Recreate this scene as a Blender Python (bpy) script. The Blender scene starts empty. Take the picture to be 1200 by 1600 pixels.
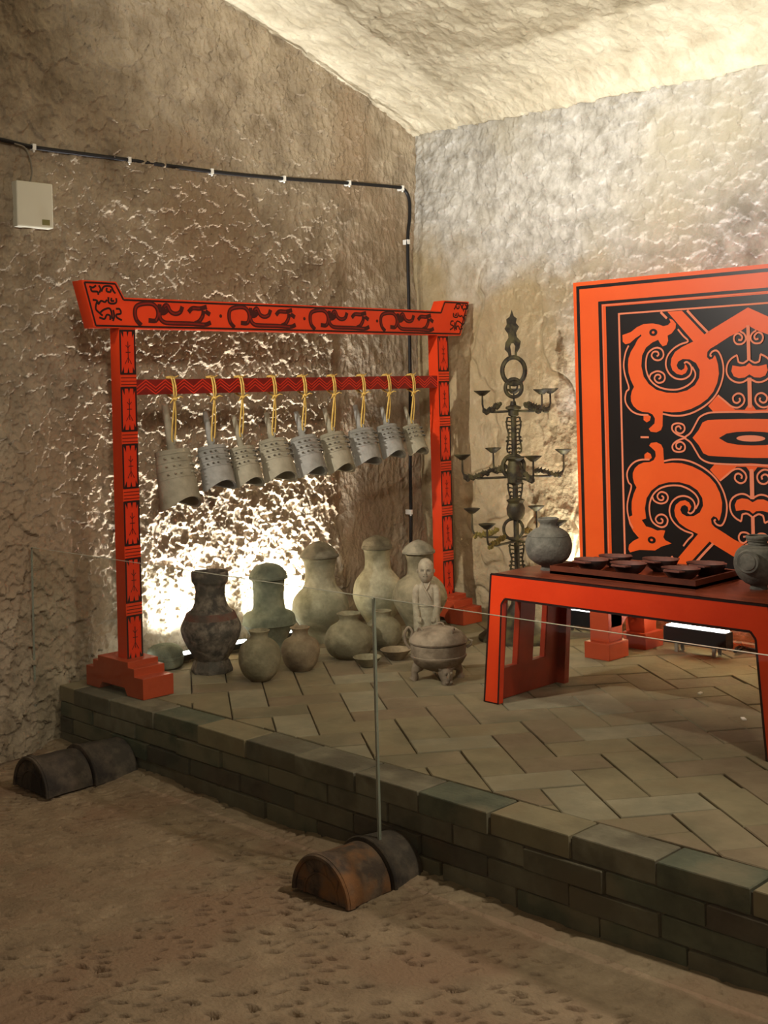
import bpy, bmesh, math, random
import numpy as np
from mathutils import Vector, Matrix
random.seed(7)
SC = bpy.context.scene
COL = SC.collection
PI = math.pi
C45 = math.sqrt(0.5)

# ------------------------------------------------------------------ camera
# room frame: +x runs along the right (end) wall, +y along the left wall, z up
F_PX, EYE, PY, ROLL = 1900.0, 1.5, 610.0, 0.025
cam_d = bpy.data.cameras.new('camera')
cam = bpy.data.objects.new('camera', cam_d)
COL.objects.link(cam)
cam_d.sensor_fit = 'AUTO'
cam_d.sensor_width = 36.0
cam_d.lens = F_PX / 1600.0 * 36.0
cam_d.shift_y = -(800.0 - PY) / 1600.0
cam_d.clip_start = 0.05
fw = Vector((-C45, C45, 0)); rt = Vector((C45, C45, 0)); up = Vector((0, 0, 1))
cr, sr = math.cos(ROLL), math.sin(ROLL)
cx = rt * cr - up * sr
cyv = up * cr + rt * sr
M = Matrix((cx, cyv, -fw)).transposed().to_4x4()
cam.matrix_world = Matrix.Translation((0, 0, EYE)) @ M
SC.camera = cam

# ------------------------------------------------------------------ world and exposure
w = bpy.data.worlds.new('dim_hall'); SC.world = w; w.use_nodes = True
w.node_tree.nodes['Background'].inputs[0].default_value = (1.0, 0.86, 0.70, 1)
w.node_tree.nodes['Background'].inputs[1].default_value = 0.20
SC.view_settings.view_transform = 'Standard'
SC.view_settings.look = 'None'
SC.view_settings.exposure = 0.25
SC.view_settings.gamma = 1.0
SC.view_settings.use_curve_mapping = False

# ------------------------------------------------------------------ lamps of the hall
def aim(o, loc, target):
    o.location = loc
    o.rotation_euler = (Vector(target) - Vector(loc)).to_track_quat('-Z', 'Y').to_euler()
def area_lamp(name, loc, target, sx, sy, power, col, spread=PI):
    d = bpy.data.lights.new(name, 'AREA'); d.shape = 'RECTANGLE'; d.size = sx; d.size_y = sy
    d.energy = power; d.color = col; d.spread = spread
    o = bpy.data.objects.new(name, d); COL.objects.link(o); aim(o, loc, target); return o
def spot_lamp(name, loc, target, power, col, angle, blend=0.6, rad=0.04):
    d = bpy.data.lights.new(name, 'SPOT'); d.energy = power; d.color = col
    d.spot_size = math.radians(angle); d.spot_blend = blend; d.shadow_soft_size = rad
    o = bpy.data.objects.new(name, d); COL.objects.link(o); aim(o, loc, target); return o
# exhibit spotlight on the visitors' side, high up along the left wall
spot_lamp('exhibit_spotlight', (-3.75, 0.9, 2.75), (-3.2, 4.75, 1.45), 400, (1.0, 0.93, 0.84), 58, 0.7, 0.03)
spot_lamp('rack_spotlight', (-1.2, 1.0, 2.9), (-4.4, 3.9, 1.5), 170, (1.0, 0.9, 0.78), 62, 0.9, 0.12)
# flood lamp washing the ceiling
spot_lamp('ceiling_flood', (-0.9, 1.5, 1.3), (-3.1, 3.9, 3.7), 720, (1.0, 0.98, 0.91), 58, 0.55, 0.10)
spot_lamp('floor_flood', (-0.9, 2.95, 2.6), (-2.7, 1.95, 0.0), 135, (1.0, 0.90, 0.79), 92, 0.8, 0.05)

# ------------------------------------------------------------------ pixel helpers (rays of this camera)
def ray(x, y):
    u, v = x - 600.0, y - PY
    X, Y, Z = u * cr - v * sr, F_PX, -(u * sr + v * cr)
    return Vector(((X - Y) * C45, (X + Y) * C45, Z))
def on(ax, val, x, y):
    d = ray(x, y); o = Vector((0, 0, EYE)); return o + d * ((val - o[ax]) / d[ax])
def z_at(x, y, D):
    u, v = x - 600.0, y - PY
    return EYE - (u * sr + v * cr) * D / F_PX
def depth(p): return (p[1] - p[0]) * C45

# ------------------------------------------------------------------ materials
MATS = {}
def lin(c):
    return tuple(((v / 255.0) / 12.92 if v / 255.0 <= 0.04045 else ((v / 255.0 + 0.055) / 1.055) ** 2.4) for v in c)
def mat(name, a, b=None, scale=8.0, rough=0.8, bump=0.0, bscale=40.0, contrast=(0.35, 0.65), detail=6, metal=0.0, spec=0.3, c3=None, c3scale=2.0, coat=0.0, stretch=None, vor=None):
    m = bpy.data.materials.new(name); m.use_nodes = True; MATS[name] = m
    nt = m.node_tree; P = nt.nodes['Principled BSDF']
    P.inputs['Roughness'].default_value = rough; P.inputs['Metallic'].default_value = metal
    P.inputs['Specular IOR Level'].default_value = spec
    if coat: P.inputs['Coat Weight'].default_value = coat; P.inputs['Coat Roughness'].default_value = 0.25
    if b is None and not bump:
        P.inputs['Base Color'].default_value = (*a, 1); return m
    tc = nt.nodes.new('ShaderNodeTexCoord'); src = tc.outputs['Object']
    if stretch:
        mp = nt.nodes.new('ShaderNodeMapping'); mp.inputs['Scale'].default_value = stretch
        nt.links.new(src, mp.inputs['Vector']); src = mp.outputs['Vector']
    b = b or a
    n = nt.nodes.new('ShaderNodeTexNoise'); n.inputs['Scale'].default_value = scale; n.inputs['Detail'].default_value = detail
    n.inputs['Roughness'].default_value = 0.62
    nt.links.new(src, n.inputs['Vector'])
    r = nt.nodes.new('ShaderNodeValToRGB'); r.color_ramp.elements[0].position = contrast[0]; r.color_ramp.elements[1].position = contrast[1]
    r.color_ramp.elements[0].color = (*a, 1); r.color_ramp.elements[1].color = (*b, 1)
    nt.links.new(n.outputs['Fac'], r.inputs['Fac']); out = r.outputs['Color']
    if c3:
        n2 = nt.nodes.new('ShaderNodeTexNoise'); n2.inputs['Scale'].default_value = c3scale; n2.inputs['Detail'].default_value = 5
        nt.links.new(src, n2.inputs['Vector'])
        r2 = nt.nodes.new('ShaderNodeValToRGB'); r2.color_ramp.elements[0].position = 0.48; r2.color_ramp.elements[1].position = 0.62
        nt.links.new(n2.outputs['Fac'], r2.inputs['Fac'])
        mx = nt.nodes.new('ShaderNodeMix'); mx.data_type = 'RGBA'
        nt.links.new(r2.outputs['Color'], mx.inputs['Factor']); nt.links.new(out, mx.inputs['A']); mx.inputs['B'].default_value = (*c3, 1)
        out = mx.outputs['Result']
    nt.links.new(out, P.inputs['Base Color'])
    if vor:
        vs_, vd_, vst = vor
        mp2 = nt.nodes.new('ShaderNodeMapping'); mp2.inputs['Scale'].default_value = vst; nt.links.new(tc.outputs['Object'], mp2.inputs['Vector'])
        nw = nt.nodes.new('ShaderNodeTexNoise'); nw.inputs['Scale'].default_value = vs_ * 0.35; nt.links.new(mp2.outputs[0], nw.inputs['Vector'])
        ad = nt.nodes.new('ShaderNodeVectorMath'); ad.operation = 'MULTIPLY_ADD'; nt.links.new(nw.outputs['Color'], ad.inputs[0]); ad.inputs[1].default_value = (0.07, 0.07, 0.07); nt.links.new(mp2.outputs[0], ad.inputs[2])
        vn = nt.nodes.new('ShaderNodeTexVoronoi'); vn.inputs['Scale'].default_value = vs_; nt.links.new(ad.outputs[0], vn.inputs['Vector'])
        n3 = nt.nodes.new('ShaderNodeTexNoise'); n3.inputs['Scale'].default_value = bscale; n3.inputs['Detail'].default_value = 7; nt.links.new(src, n3.inputs['Vector'])
        b1 = nt.nodes.new('ShaderNodeBump'); b1.inputs['Distance'].default_value = bump; nt.links.new(n3.outputs['Fac'], b1.inputs['Height'])
        b2 = nt.nodes.new('ShaderNodeBump'); b2.inputs['Distance'].default_value = vd_; nt.links.new(vn.outputs['Distance'], b2.inputs['Height']); nt.links.new(b1.outputs[0], b2.inputs['Normal'])
        nt.links.new(b2.outputs[0], P.inputs['Normal'])
    elif bump:
        n3 = nt.nodes.new('ShaderNodeTexNoise'); n3.inputs['Scale'].default_value = bscale; n3.inputs['Detail'].default_value = 7
        nt.links.new(src, n3.inputs['Vector'])
        bp = nt.nodes.new('ShaderNodeBump'); bp.inputs['Strength'].default_value = 1.0; bp.inputs['Distance'].default_value = bump
        nt.links.new(n3.outputs['Fac'], bp.inputs['Height']); nt.links.new(bp.outputs['Normal'], P.inputs['Normal'])
    return m
def emit(name, col, s):
    m = bpy.data.materials.new(name); m.use_nodes = True; P = m.node_tree.nodes['Principled BSDF']
    P.inputs['Base Color'].default_value = (*col, 1); P.inputs['Emission Color'].default_value = (*col, 1); P.inputs['Emission Strength'].default_value = s
    MATS[name] = m; return m
rock = mat('rock_left', lin((122, 106, 84)), lin((172, 156, 130)), 6, 0.8, 0.007, 60, (0.3, 0.7), 9, c3=lin((148, 128, 102)), c3scale=1.6, spec=0.3, vor=(30, 0.010, (1, 1, 0.55)))
rock_r = mat('rock_right', lin((150, 145, 134)), lin((202, 198, 188)), 11, 0.85, 0.005, 60, (0.35, 0.65), 9, c3=lin((178, 170, 150)), c3scale=1.0, spec=0.2, vor=(34, 0.003, (1, 1, 0.6)))
rock_c = mat('rock_ceiling', lin((168, 156, 130)), lin((208, 198, 172)), 6, 0.9, 0.006, 50, (0.3, 0.7), 9, spec=0.15, vor=(20, 0.009, (1, 0.5, 1)))
earth = mat('earth_floor', lin((122, 104, 82)), lin((158, 138, 110)), 7, 0.95, 0.006, 80, (0.3, 0.7), 9, c3=lin((138, 114, 90)), c3scale=3, spec=0.1)
mortar = mat('mortar', lin((62, 56, 46)), lin((88, 80, 66)), 20, 0.95, 0.003, 80)
BR = [mat('brick_grey_%s' % k, lin(a), lin(b), 9, 0.9, 0.0025, 70, (0.3, 0.7), 8, c3=lin(c), c3scale=5, spec=0.15) for k, a, b, c in (
    ('plain', (82, 78, 66), (110, 104, 86), (92, 84, 68)), ('green', (70, 74, 62), (98, 100, 82), (112, 104, 84)),
    ('pale', (98, 92, 76), (128, 120, 100), (88, 82, 68)), ('dark', (66, 60, 52), (90, 82, 70), (80, 78, 66)))]
PV = [mat('paver_%s' % k, lin(a), lin(b), 7, 0.85, 0.002, 60, (0.3, 0.7), 8, c3=lin(c), c3scale=4, spec=0.2) for k, a, b, c in (
    ('olive', (112, 103, 80), (138, 126, 98), (126, 112, 86)), ('tan', (116, 104, 82), (140, 126, 100), (110, 102, 80)),
    ('brown', (110, 96, 76), (132, 116, 92), (118, 106, 82)), ('grey', (118, 112, 92), (150, 140, 114), (130, 120, 96)))]
lacq = mat('red_orange_lacquer', lin((200, 50, 10)), lin((214, 60, 16)), 3, 0.42, 0.0006, 60, spec=0.4)
scr_o = mat('screen_orange_lacquer', lin((226, 84, 22)), lin((232, 92, 28)), 3, 0.4, spec=0.4)
scr_p = mat('screen_pale_line', lin((226, 128, 92)), None, rough=0.5)
scr_k = mat('screen_black_lacquer', lin((14, 9, 8)), None, rough=0.35, spec=0.4)
blk = mat('black_paint', lin((34, 14, 10)), None, rough=0.5)
dkred = mat('dark_red_paint', lin((128, 26, 16)), lin((104, 20, 12)), 12, 0.5)
maroon = mat('maroon_paint', lin((62, 16, 10)), None, rough=0.5)
midred = mat('bright_red_line', lin((200, 48, 26)), None, rough=0.5)
ttop = mat('table_top_lacquer', lin((92, 40, 24)), lin((128, 58, 34)), 4, 0.28, spec=0.5, stretch=(1, 4, 1))
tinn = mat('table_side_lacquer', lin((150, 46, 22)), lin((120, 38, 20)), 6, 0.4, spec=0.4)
footm = mat('foot_lacquer', lin((178, 72, 38)), lin((158, 60, 32)), 5, 0.45, 0.0008, 50)
bellm = mat('bell_pottery_grey', lin((138, 132, 112)), lin((162, 154, 132)), 14, 0.85, 0.0012, 90, c3=lin((124, 118, 98)), c3scale=6)
bellm2 = mat('bell_pottery_blue_grey', lin((132, 130, 122)), lin((158, 156, 148)), 14, 0.85, 0.0012, 90, c3=lin((118, 116, 106)), c3scale=6)
belld = mat('bell_stud_dark', lin((70, 64, 54)), None, rough=0.8)
cordm = mat('yellow_cord', lin((198, 160, 74)), lin((224, 192, 110)), 60, 0.8)
def pot(name, a, b, c, sc=7, c3=4): return mat(name, lin(tuple(v * 0.9 for v in a)), lin(b), sc * 1.6, 0.9, 0.003, 70, (0.40, 0.60), 9, c3=lin(tuple(v * 0.9 for v in c)), c3scale=c3 * 1.5, spec=0.2)
p_dark = pot('pottery_dark_painted', (72, 68, 62), (122, 112, 98), (84, 80, 72), 16, 9)
p_redband = pot('pottery_red_band', (112, 72, 60), (96, 80, 70), (84, 74, 66), 12, 9)
p_green = pot('pottery_green_grey', (118, 124, 104), (142, 146, 124), (98, 104, 88))
p_pale = pot('pottery_pale', (156, 152, 124), (180, 174, 146), (138, 134, 108))
p_lid_shade = pot('pottery_lid_shaded', (122, 116, 96), (146, 138, 116), (104, 98, 80))  # darker than the jar clay: shade of the unlit lids put into the colour
p_tan = pot('pottery_tan', (128, 120, 94), (150, 140, 112), (112, 104, 80))
p_brown = pot('pottery_brown', (134, 118, 92), (154, 136, 108), (104, 88, 68))
p_ding = pot('pottery_warm_grey', (122, 106, 88), (146, 130, 110), (108, 94, 78))
p_fig = pot('pottery_figurine_clay', (160, 148, 124), (166, 156, 132), (158, 146, 122), 18, 9)
p_grey = pot('pottery_grey', (98, 96, 86), (124, 120, 108), (86, 82, 74))
t_dark = pot('tile_dark_clay', (74, 66, 56), (98, 86, 72), (62, 56, 50))
t_rust = pot('tile_rusty_clay', (82, 68, 56), (104, 86, 68), (140, 98, 62), 9, 6)
bronze = mat('bronze_patina', lin((40, 35, 27)), lin((64, 57, 43)), 30, 0.6, 0.001, 120, metal=0.3, c3=lin((84, 78, 50)), c3scale=18)
bronze_y = mat('bronze_ochre', lin((138, 122, 58)), lin((84, 74, 44)), 50, 0.6, 0.001, 120, metal=0.4)
ware = mat('black_lacquer_cup', lin((26, 18, 16)), lin((44, 30, 26)), 20, 0.4, spec=0.5)
ware_in = mat('cup_worn_rim', lin((92, 46, 38)), lin((112, 72, 60)), 24, 0.5, spec=0.4)
plastic = mat('cable_black', lin((20, 18, 17)), None, rough=0.5)
white = mat('clip_white', lin((232, 230, 220)), None, rough=0.5)
boxm = mat('box_cream', lin((206, 202, 180)), None, rough=0.55)
greyw = mat('wire_grey', lin((120, 112, 96)), None, rough=0.6)
housing = mat('lamp_housing_black', lin((16, 16, 16)), None, rough=0.5)
lens = emit('led_lens', (0.93, 0.97, 1.0), 14.0)
edge_m = mat('glass_edge', lin((166, 168, 150)), None, rough=0.2, spec=0.6)
def glass_mat():
    m = bpy.data.materials.new('clear_glass'); m.use_nodes = True; nt = m.node_tree
    for n in list(nt.nodes):
        if n.type != 'OUTPUT_MATERIAL': nt.nodes.remove(n)
    o = [n for n in nt.nodes if n.type == 'OUTPUT_MATERIAL'][0]
    t = nt.nodes.new('ShaderNodeBsdfTransparent'); t.inputs[0].default_value = (0.95, 0.97, 0.955, 1)
    g = nt.nodes.new('ShaderNodeBsdfGlossy'); g.inputs['Roughness'].default_value = 0.0
    lw = nt.nodes.new('ShaderNodeLayerWeight'); lw.inputs['Blend'].default_value = 0.5
    pw = nt.nodes.new('ShaderNodeMath'); pw.operation = 'POWER'; pw.inputs[1].default_value = 4.0; nt.links.new(lw.outputs['Facing'], pw.inputs[0])
    fr = nt.nodes.new('ShaderNodeMath'); fr.operation = 'MULTIPLY_ADD'; fr.inputs[1].default_value = 0.20; fr.inputs[2].default_value = 0.03; nt.links.new(pw.outputs[0], fr.inputs[0])
    mx = nt.nodes.new('ShaderNodeMixShader')
    nt.links.new(fr.outputs[0], mx.inputs[0]); nt.links.new(t.outputs[0], mx.inputs[1]); nt.links.new(g.outputs[0], mx.inputs[2]); nt.links.new(mx.outputs[0], o.inputs[0])
    return m
glass = glass_mat()
def ochre_zone(m, col, z_hi, x_hi):
    # the lower, inner part of the end wall is a yellower rock than the pale top
    nt = m.node_tree; P = nt.nodes['Principled BSDF']; src = P.inputs['Base Color'].links[0].from_socket
    tc = nt.nodes.new('ShaderNodeTexCoord'); sp = nt.nodes.new('ShaderNodeSeparateXYZ'); nt.links.new(tc.outputs['Object'], sp.inputs[0])
    n = nt.nodes.new('ShaderNodeTexNoise'); n.inputs['Scale'].default_value = 1.8; n.inputs['Detail'].default_value = 8; nt.links.new(tc.outputs['Object'], n.inputs['Vector'])
    a = nt.nodes.new('ShaderNodeMath'); a.operation = 'MULTIPLY_ADD'; nt.links.new(n.outputs['Fac'], a.inputs[0]); a.inputs[1].default_value = 2.2; nt.links.new(sp.outputs['Z'], a.inputs[2])
    b = nt.nodes.new('ShaderNodeMath'); b.operation = 'MULTIPLY_ADD'; nt.links.new(sp.outputs['X'], b.inputs[0]); b.inputs[1].default_value = 0.45; nt.links.new(a.outputs[0], b.inputs[2])
    r = nt.nodes.new('ShaderNodeMapRange'); nt.links.new(b.outputs[0], r.inputs['Value']); r.inputs['From Min'].default_value = z_hi - 0.25 + 1.1 + 0.45 * x_hi; r.inputs['From Max'].default_value = z_hi + 0.25 + 1.1 + 0.45 * x_hi
    r.inputs['To Min'].default_value = 0.8; r.inputs['To Max'].default_value = 0.0
    mx = nt.nodes.new('ShaderNodeMix'); mx.data_type = 'RGBA'; nt.links.new(r.outputs[0], mx.inputs['Factor']); nt.links.new(src, mx.inputs['A']); mx.inputs['B'].default_value = (*col, 1)
    nt.links.new(mx.outputs['Result'], P.inputs['Base Color'])
ochre_zone(rock_r, lin((160, 140, 98)), 2.0, -4.1)

# ------------------------------------------------------------------ mesh helpers
ORG = {}
class MB:
    def __init__(s, eps=None): s.v = []; s.f = []; s.eps = Vector(eps) if eps else None; s.k = 0
    def add(s, vs, fs):
        k = len(s.v); s.v += [tuple(p) for p in vs]; s.f += [tuple(i + k for i in q) for q in fs]; return s
    def box(s, lo, hi, M=None):
        x0, y0, z0 = lo; x1, y1, z1 = hi
        vs = [(x0,y0,z0),(x1,y0,z0),(x1,y1,z0),(x0,y1,z0),(x0,y0,z1),(x1,y0,z1),(x1,y1,z1),(x0,y1,z1)]
        if M: vs = [M @ Vector(p) for p in vs]
        return s.add(vs, [(0,3,2,1),(4,5,6,7),(0,1,5,4),(1,2,6,5),(2,3,7,6),(3,0,4,7)])
    def prism(s, pts, to3, t0, t1):                      # polygon pts (ccw 2d), to3(u,v,t) -> 3d
        n = len(pts)
        vs = [to3(u, v, t0) for u, v in pts] + [to3(u, v, t1) for u, v in pts]
        return s.add(vs, [tuple(range(n))[::-1], tuple(range(n, 2 * n))] + [(i, (i + 1) % n, n + (i + 1) % n, n + i) for i in range(n)])
    def lathe(s, prof, c=(0, 0, 0), n=32, sx=1.0, sy=1.0, M=None, caps=True):
        vs = []; k = len(prof)
        for r, z in prof:
            for i in range(n):
                a = 2 * PI * i / n; p = Vector((r * sx * math.cos(a), r * sy * math.sin(a), z))
                if M: p = M @ p
                vs.append((c[0] + p.x, c[1] + p.y, c[2] + p.z))
        fs = []
        for j in range(k - 1):
            for i in range(n):
                fs.append((j * n + i, j * n + (i + 1) % n, (j + 1) * n + (i + 1) % n, (j + 1) * n + i))
        if caps: fs.append(tuple(range(n))[::-1]); fs.append(tuple((k - 1) * n + i for i in range(n)))
        return s.add(vs, fs)
    def tube(s, pts, r, n=8, closed=False, sy=1.0):
        pts = [Vector(p) for p in pts]; m = len(pts); vs = []; rs = r if isinstance(r, (list, tuple)) else [r] * m
        prev = None
        for i, p in enumerate(pts):
            if closed: t = pts[(i + 1) % m] - pts[i - 1]
            else: t = pts[min(i + 1, m - 1)] - pts[max(i - 1, 0)]
            t = t.normalized() if t.length > 1e-9 else Vector((0, 0, 1))
            a = prev if prev is not None else (Vector((0, 0, 1)) if abs(t.z) < 0.9 else Vector((1, 0, 0)))
            b = (a - t * a.dot(t)).normalized(); prev = b; q = t.cross(b)
            for k in range(n):
                an = 2 * PI * k / n; vs.append(p + (b * math.cos(an) + q * math.sin(an) * sy) * rs[i])
        fs = []
        for i in range(m if closed else m - 1):
            j = (i + 1) % m
            for k in range(n): fs.append((i * n + k, i * n + (k + 1) % n, j * n + (k + 1) % n, j * n + k))
        if not closed: fs.append(tuple(range(n))[::-1]); fs.append(tuple((m - 1) * n + k for k in range(n)))
        return s.add(vs, fs)
    def ball(s, c, r, n=12, M=None):
        r = r if isinstance(r, (tuple, list)) else (r, r, r)
        k = n // 2 + 1; vs = []; fs = []
        for j in range(k):
            ph = -PI / 2 + PI * (j + 0.001) / (k - 1) * 0.9995
            for i in range(n):
                a = 2 * PI * i / n; p = Vector((r[0] * math.cos(ph) * math.cos(a), r[1] * math.cos(ph) * math.sin(a), r[2] * math.sin(ph)))
                if M: p = M @ p
                vs.append(Vector(c) + p)
        for j in range(k - 1):
            for i in range(n): fs.append((j * n + i, j * n + (i + 1) % n, (j + 1) * n + (i + 1) % n, (j + 1) * n + i))
        return s.add(vs, fs)
    def build(s, name, m, parent=None, smooth=False, bevel=0.0, kind=None, auto=True):
        me = bpy.data.meshes.new(name)
        o = bpy.data.objects.new(name, me); COL.objects.link(o)
        org = Vector((0, 0, 0))
        if parent is not None:
            org = ORG[parent.name]; o.parent = parent
        ORG[o.name] = org
        me.from_pydata([tuple(Vector(p) - org) for p in s.v], [], s.f); me.update()
        me.materials.append(m)
        if bevel:
            bm = bmesh.new(); bm.from_mesh(me)
            es = [e for e in bm.edges if len(e.link_faces) == 2 and e.calc_face_angle(0) > 0.6]
            bmesh.ops.bevel(bm, geom=es, offset=bevel, segments=2, affect='EDGES', profile=0.6)
            bm.to_mesh(me); bm.free()
        if smooth:
            for p in me.polygons: p.use_smooth = True
            if auto:
                try: me.set_sharp_from_angle(angle=math.radians(42))
                except Exception: pass
        if kind: o['kind'] = kind
        return o
def thing(name, loc, label, cat, group=None):
    o = bpy.data.objects.new(name, None); COL.objects.link(o); o.location = loc; o.empty_display_size = 0.1
    ORG[o.name] = Vector(loc); o['label'] = label; o['category'] = cat
    if group: o['group'] = group
    return o
def tag(o, label, cat, group=None):
    o['label'] = label; o['category'] = cat
    if group: o['group'] = group
    return o
def smooth_line(pts, k=5, closed=False):
    P = [Vector(p) for p in pts]; n = len(P); out = []
    rng = n if closed else n - 1
    for i in range(rng):
        p1 = P[i]; p2 = P[(i + 1) % n]
        p0 = P[i - 1] if (i > 0 or closed) else p1 + (p1 - p2)
        p3 = P[(i + 2) % n] if (i + 2 < n or closed) else p2 + (p2 - p1)
        for j in range(k):
            t = j / k
            out.append(0.5 * ((2 * p1) + (p2 - p0) * t + (2 * p0 - 5 * p1 + 4 * p2 - p3) * t * t + (3 * p1 - p0 - 3 * p2 + p3) * t ** 3))
    if not closed: out.append(P[-1])
    return out
def ribbon(mb, pts, wd, to3, k=5, raw=False):           # 2d polyline -> flat painted line
    L = [Vector(p) for p in pts] if raw else smooth_line([(p[0], p[1]) for p in pts], k)
    n = len(L); vs = []
    for i, p in enumerate(L):
        t = L[min(i + 1, n - 1)] - L[max(i - 1, 0)]
        if t.length < 1e-9: t = Vector((1, 0))
        t.normalize(); q = Vector((-t.y, t.x))
        w2 = wd / 2
        vs.append(to3(p.x + q.x * w2, p.y + q.y * w2)); vs.append(to3(p.x - q.x * w2, p.y - q.y * w2))
    if mb.eps: vs = [Vector(p) + mb.eps * mb.k for p in vs]; mb.k += 1
    return mb.add(vs, [(2 * i, 2 * i + 1, 2 * i + 3, 2 * i + 2) for i in range(n - 1)])
from mathutils.geometry import tessellate_polygon
def flat(mb, pts, to3, k=0):
    L = [Vector((p[0], p[1], 0)) for p in pts]
    if k: L = [Vector((p[0], p[1], 0)) for p in smooth_line([(p.x, p.y) for p in L], k, True)]
    tr = tessellate_polygon([L])
    vs = [Vector(to3(p.x, p.y)) for p in L]
    if mb.eps: vs = [p + mb.eps * mb.k for p in vs]; mb.k += 1
    return mb.add(vs, [tuple(t) for t in tr])
def disc(mb, c, r, to3, n=16, ry=None):
    ry = ry or r
    return flat(mb, [(c[0] + r * math.cos(2 * PI * i / n), c[1] + ry * math.sin(2 * PI * i / n)) for i in range(n)], to3)

# ------------------------------------------------------------------ rock relief (real displaced geometry)
def hash2(i, j, s=0):
    h = (i.astype(np.int64) * 374761393 + j.astype(np.int64) * 668265263 + s * 2147483647 * 31) & 0xFFFFFFFF
    h = ((h ^ (h >> 13)) * 1274126177) & 0xFFFFFFFF
    h = h ^ (h >> 16)
    return (h & 0xFFFFFF) / float(0xFFFFFF)
def vnoise(u, v, s=0):
    i = np.floor(u); j = np.floor(v); fu = u - i; fv = v - j
    fu = fu * fu * (3 - 2 * fu); fv = fv * fv * (3 - 2 * fv)
    a = hash2(i, j, s); b = hash2(i + 1, j, s); c = hash2(i, j + 1, s); d = hash2(i + 1, j + 1, s)
    return (a * (1 - fu) + b * fu) * (1 - fv) + (c * (1 - fu) + d * fu) * fv - 0.5
def fbm(u, v, s=0, o=4):
    r = 0; a = 1.0
    for k in range(o): r = r + a * vnoise(u * 2 ** k, v * 2 ** k, s + k * 17); a *= 0.5
    return r
def chips(u, v, cw, chh, ang, s=0):
    """chisel facets: each jittered cell is a scooped, tilted flake with sharp edges against its neighbours"""
    u, v = u + 0.9 * cw * fbm(u / cw / 1.5, v / cw / 1.5, s + 5, 3), v + 0.7 * chh * fbm(u / cw / 1.5, v / cw / 1.5, s + 95, 3)
    ca, sa = math.cos(ang), math.sin(ang)
    a = (u * ca + v * sa) / cw; b = (-u * sa + v * ca) / chh
    i0 = np.floor(a); j0 = np.floor(b)
    best = np.full(a.shape, 1e9); da = np.zeros(a.shape); db = np.zeros(a.shape); hh = np.zeros(a.shape); sec = np.full(a.shape, 1e9)
    for di in (-1, 0, 1):
        for dj in (-1, 0, 1):
            i = i0 + di; j = j0 + dj
            px = i + hash2(i, j, s); py = j + hash2(i, j, s + 9)
            d = (a - px) ** 2 + (b - py) ** 2
            m = d < best
            sec = np.where(m, best, np.minimum(sec, d)); best = np.where(m, d, best)
            da = np.where(m, a - px, da); db = np.where(m, b - py, db); hh = np.where(m, hash2(i, j, s + 3), hh)
    return (best * 0.7 - db * (0.7 + 0.9 * hh) + da * (hh - 0.5) * 1.3 + (hh - 0.5) * 0.7)
def sstep(x, a, b):
    t = np.clip((x - a) / (b - a), 0, 1); return t * t * (3 - 2 * t)
def sheet(name, U, V, hf, to3, m):
    uu, vv = np.meshgrid(U, V, indexing='ij'); h = hf(uu, vv)
    co = to3(uu, vv, h); nu, nv = len(U), len(V)
    co = np.stack([c * np.ones_like(uu) for c in co], -1).reshape(-1, 3)
    idx = np.arange(nu * nv).reshape(nu, nv)
    q = np.stack([idx[:-1, :-1], idx[1:, :-1], idx[1:, 1:], idx[:-1, 1:]], -1).reshape(-1, 4)
    me = bpy.data.meshes.new(name)
    me.vertices.add(len(co)); me.vertices.foreach_set('co', co.ravel().astype(np.float32))
    me.loops.add(q.size); me.loops.foreach_set('vertex_index', q.ravel().astype(np.int32))
    me.polygons.add(len(q)); me.polygons.foreach_set('loop_start', np.arange(0, q.size, 4, dtype=np.int32))
    me.polygons.foreach_set('loop_total', np.full(len(q), 4, dtype=np.int32))
    me.update(calc_edges=True); me.validate()
    me.polygons.foreach_set('use_smooth', np.ones(len(q), dtype=bool))
    me.materials.append(m)
    o = bpy.data.objects.new(name, me); COL.objects.link(o); o['kind'] = 'structure'; ORG[o.name] = Vector((0, 0, 0)); return o
def span(*segs):
    out = []
    for a, b, st in segs: out.append(np.arange(a, b, st))
    return np.concatenate(out + [np.array([segs[-1][1]])])
HP = 0.26            # platform height
XW, YW = -4.80, 5.10 # left wall, right (end) wall
def h_left(y, z):
    rough_mask = 1 - sstep(y + 0.10 * fbm(y * 0 + 3.3, z * 3.5, 4, 3) + 0.25 * sstep(z, 2.1, 2.9) * -1, 4.42, 4.50)
    big = 0.05 * fbm(y * 0.9, z * 0.8, 1, 3)
    ch = chips(y, z, 0.052, 0.105, 0.22, 2)
    fine = chips(y, z, 0.022, 0.034, 0.35, 8)
    low = 1.0 + 0.35 * (1 - sstep(z, 0.9, 2.4))
    h = big + rough_mask * (0.020 + 0.0085 * ch * low + 0.0050 * fine * low) + (1 - rough_mask) * (0.012 * fbm(y * 6, z * 4, 6, 4) + 0.003 * ch)
    return h + 0.006 * fbm(y * 12, z * 12, 3, 3) + 0.06 * (1 - sstep(z, 0.0, 0.55)) * (0.5 + fbm(y * 3, z * 3, 11, 3)) * (y < 2.75)
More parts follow.
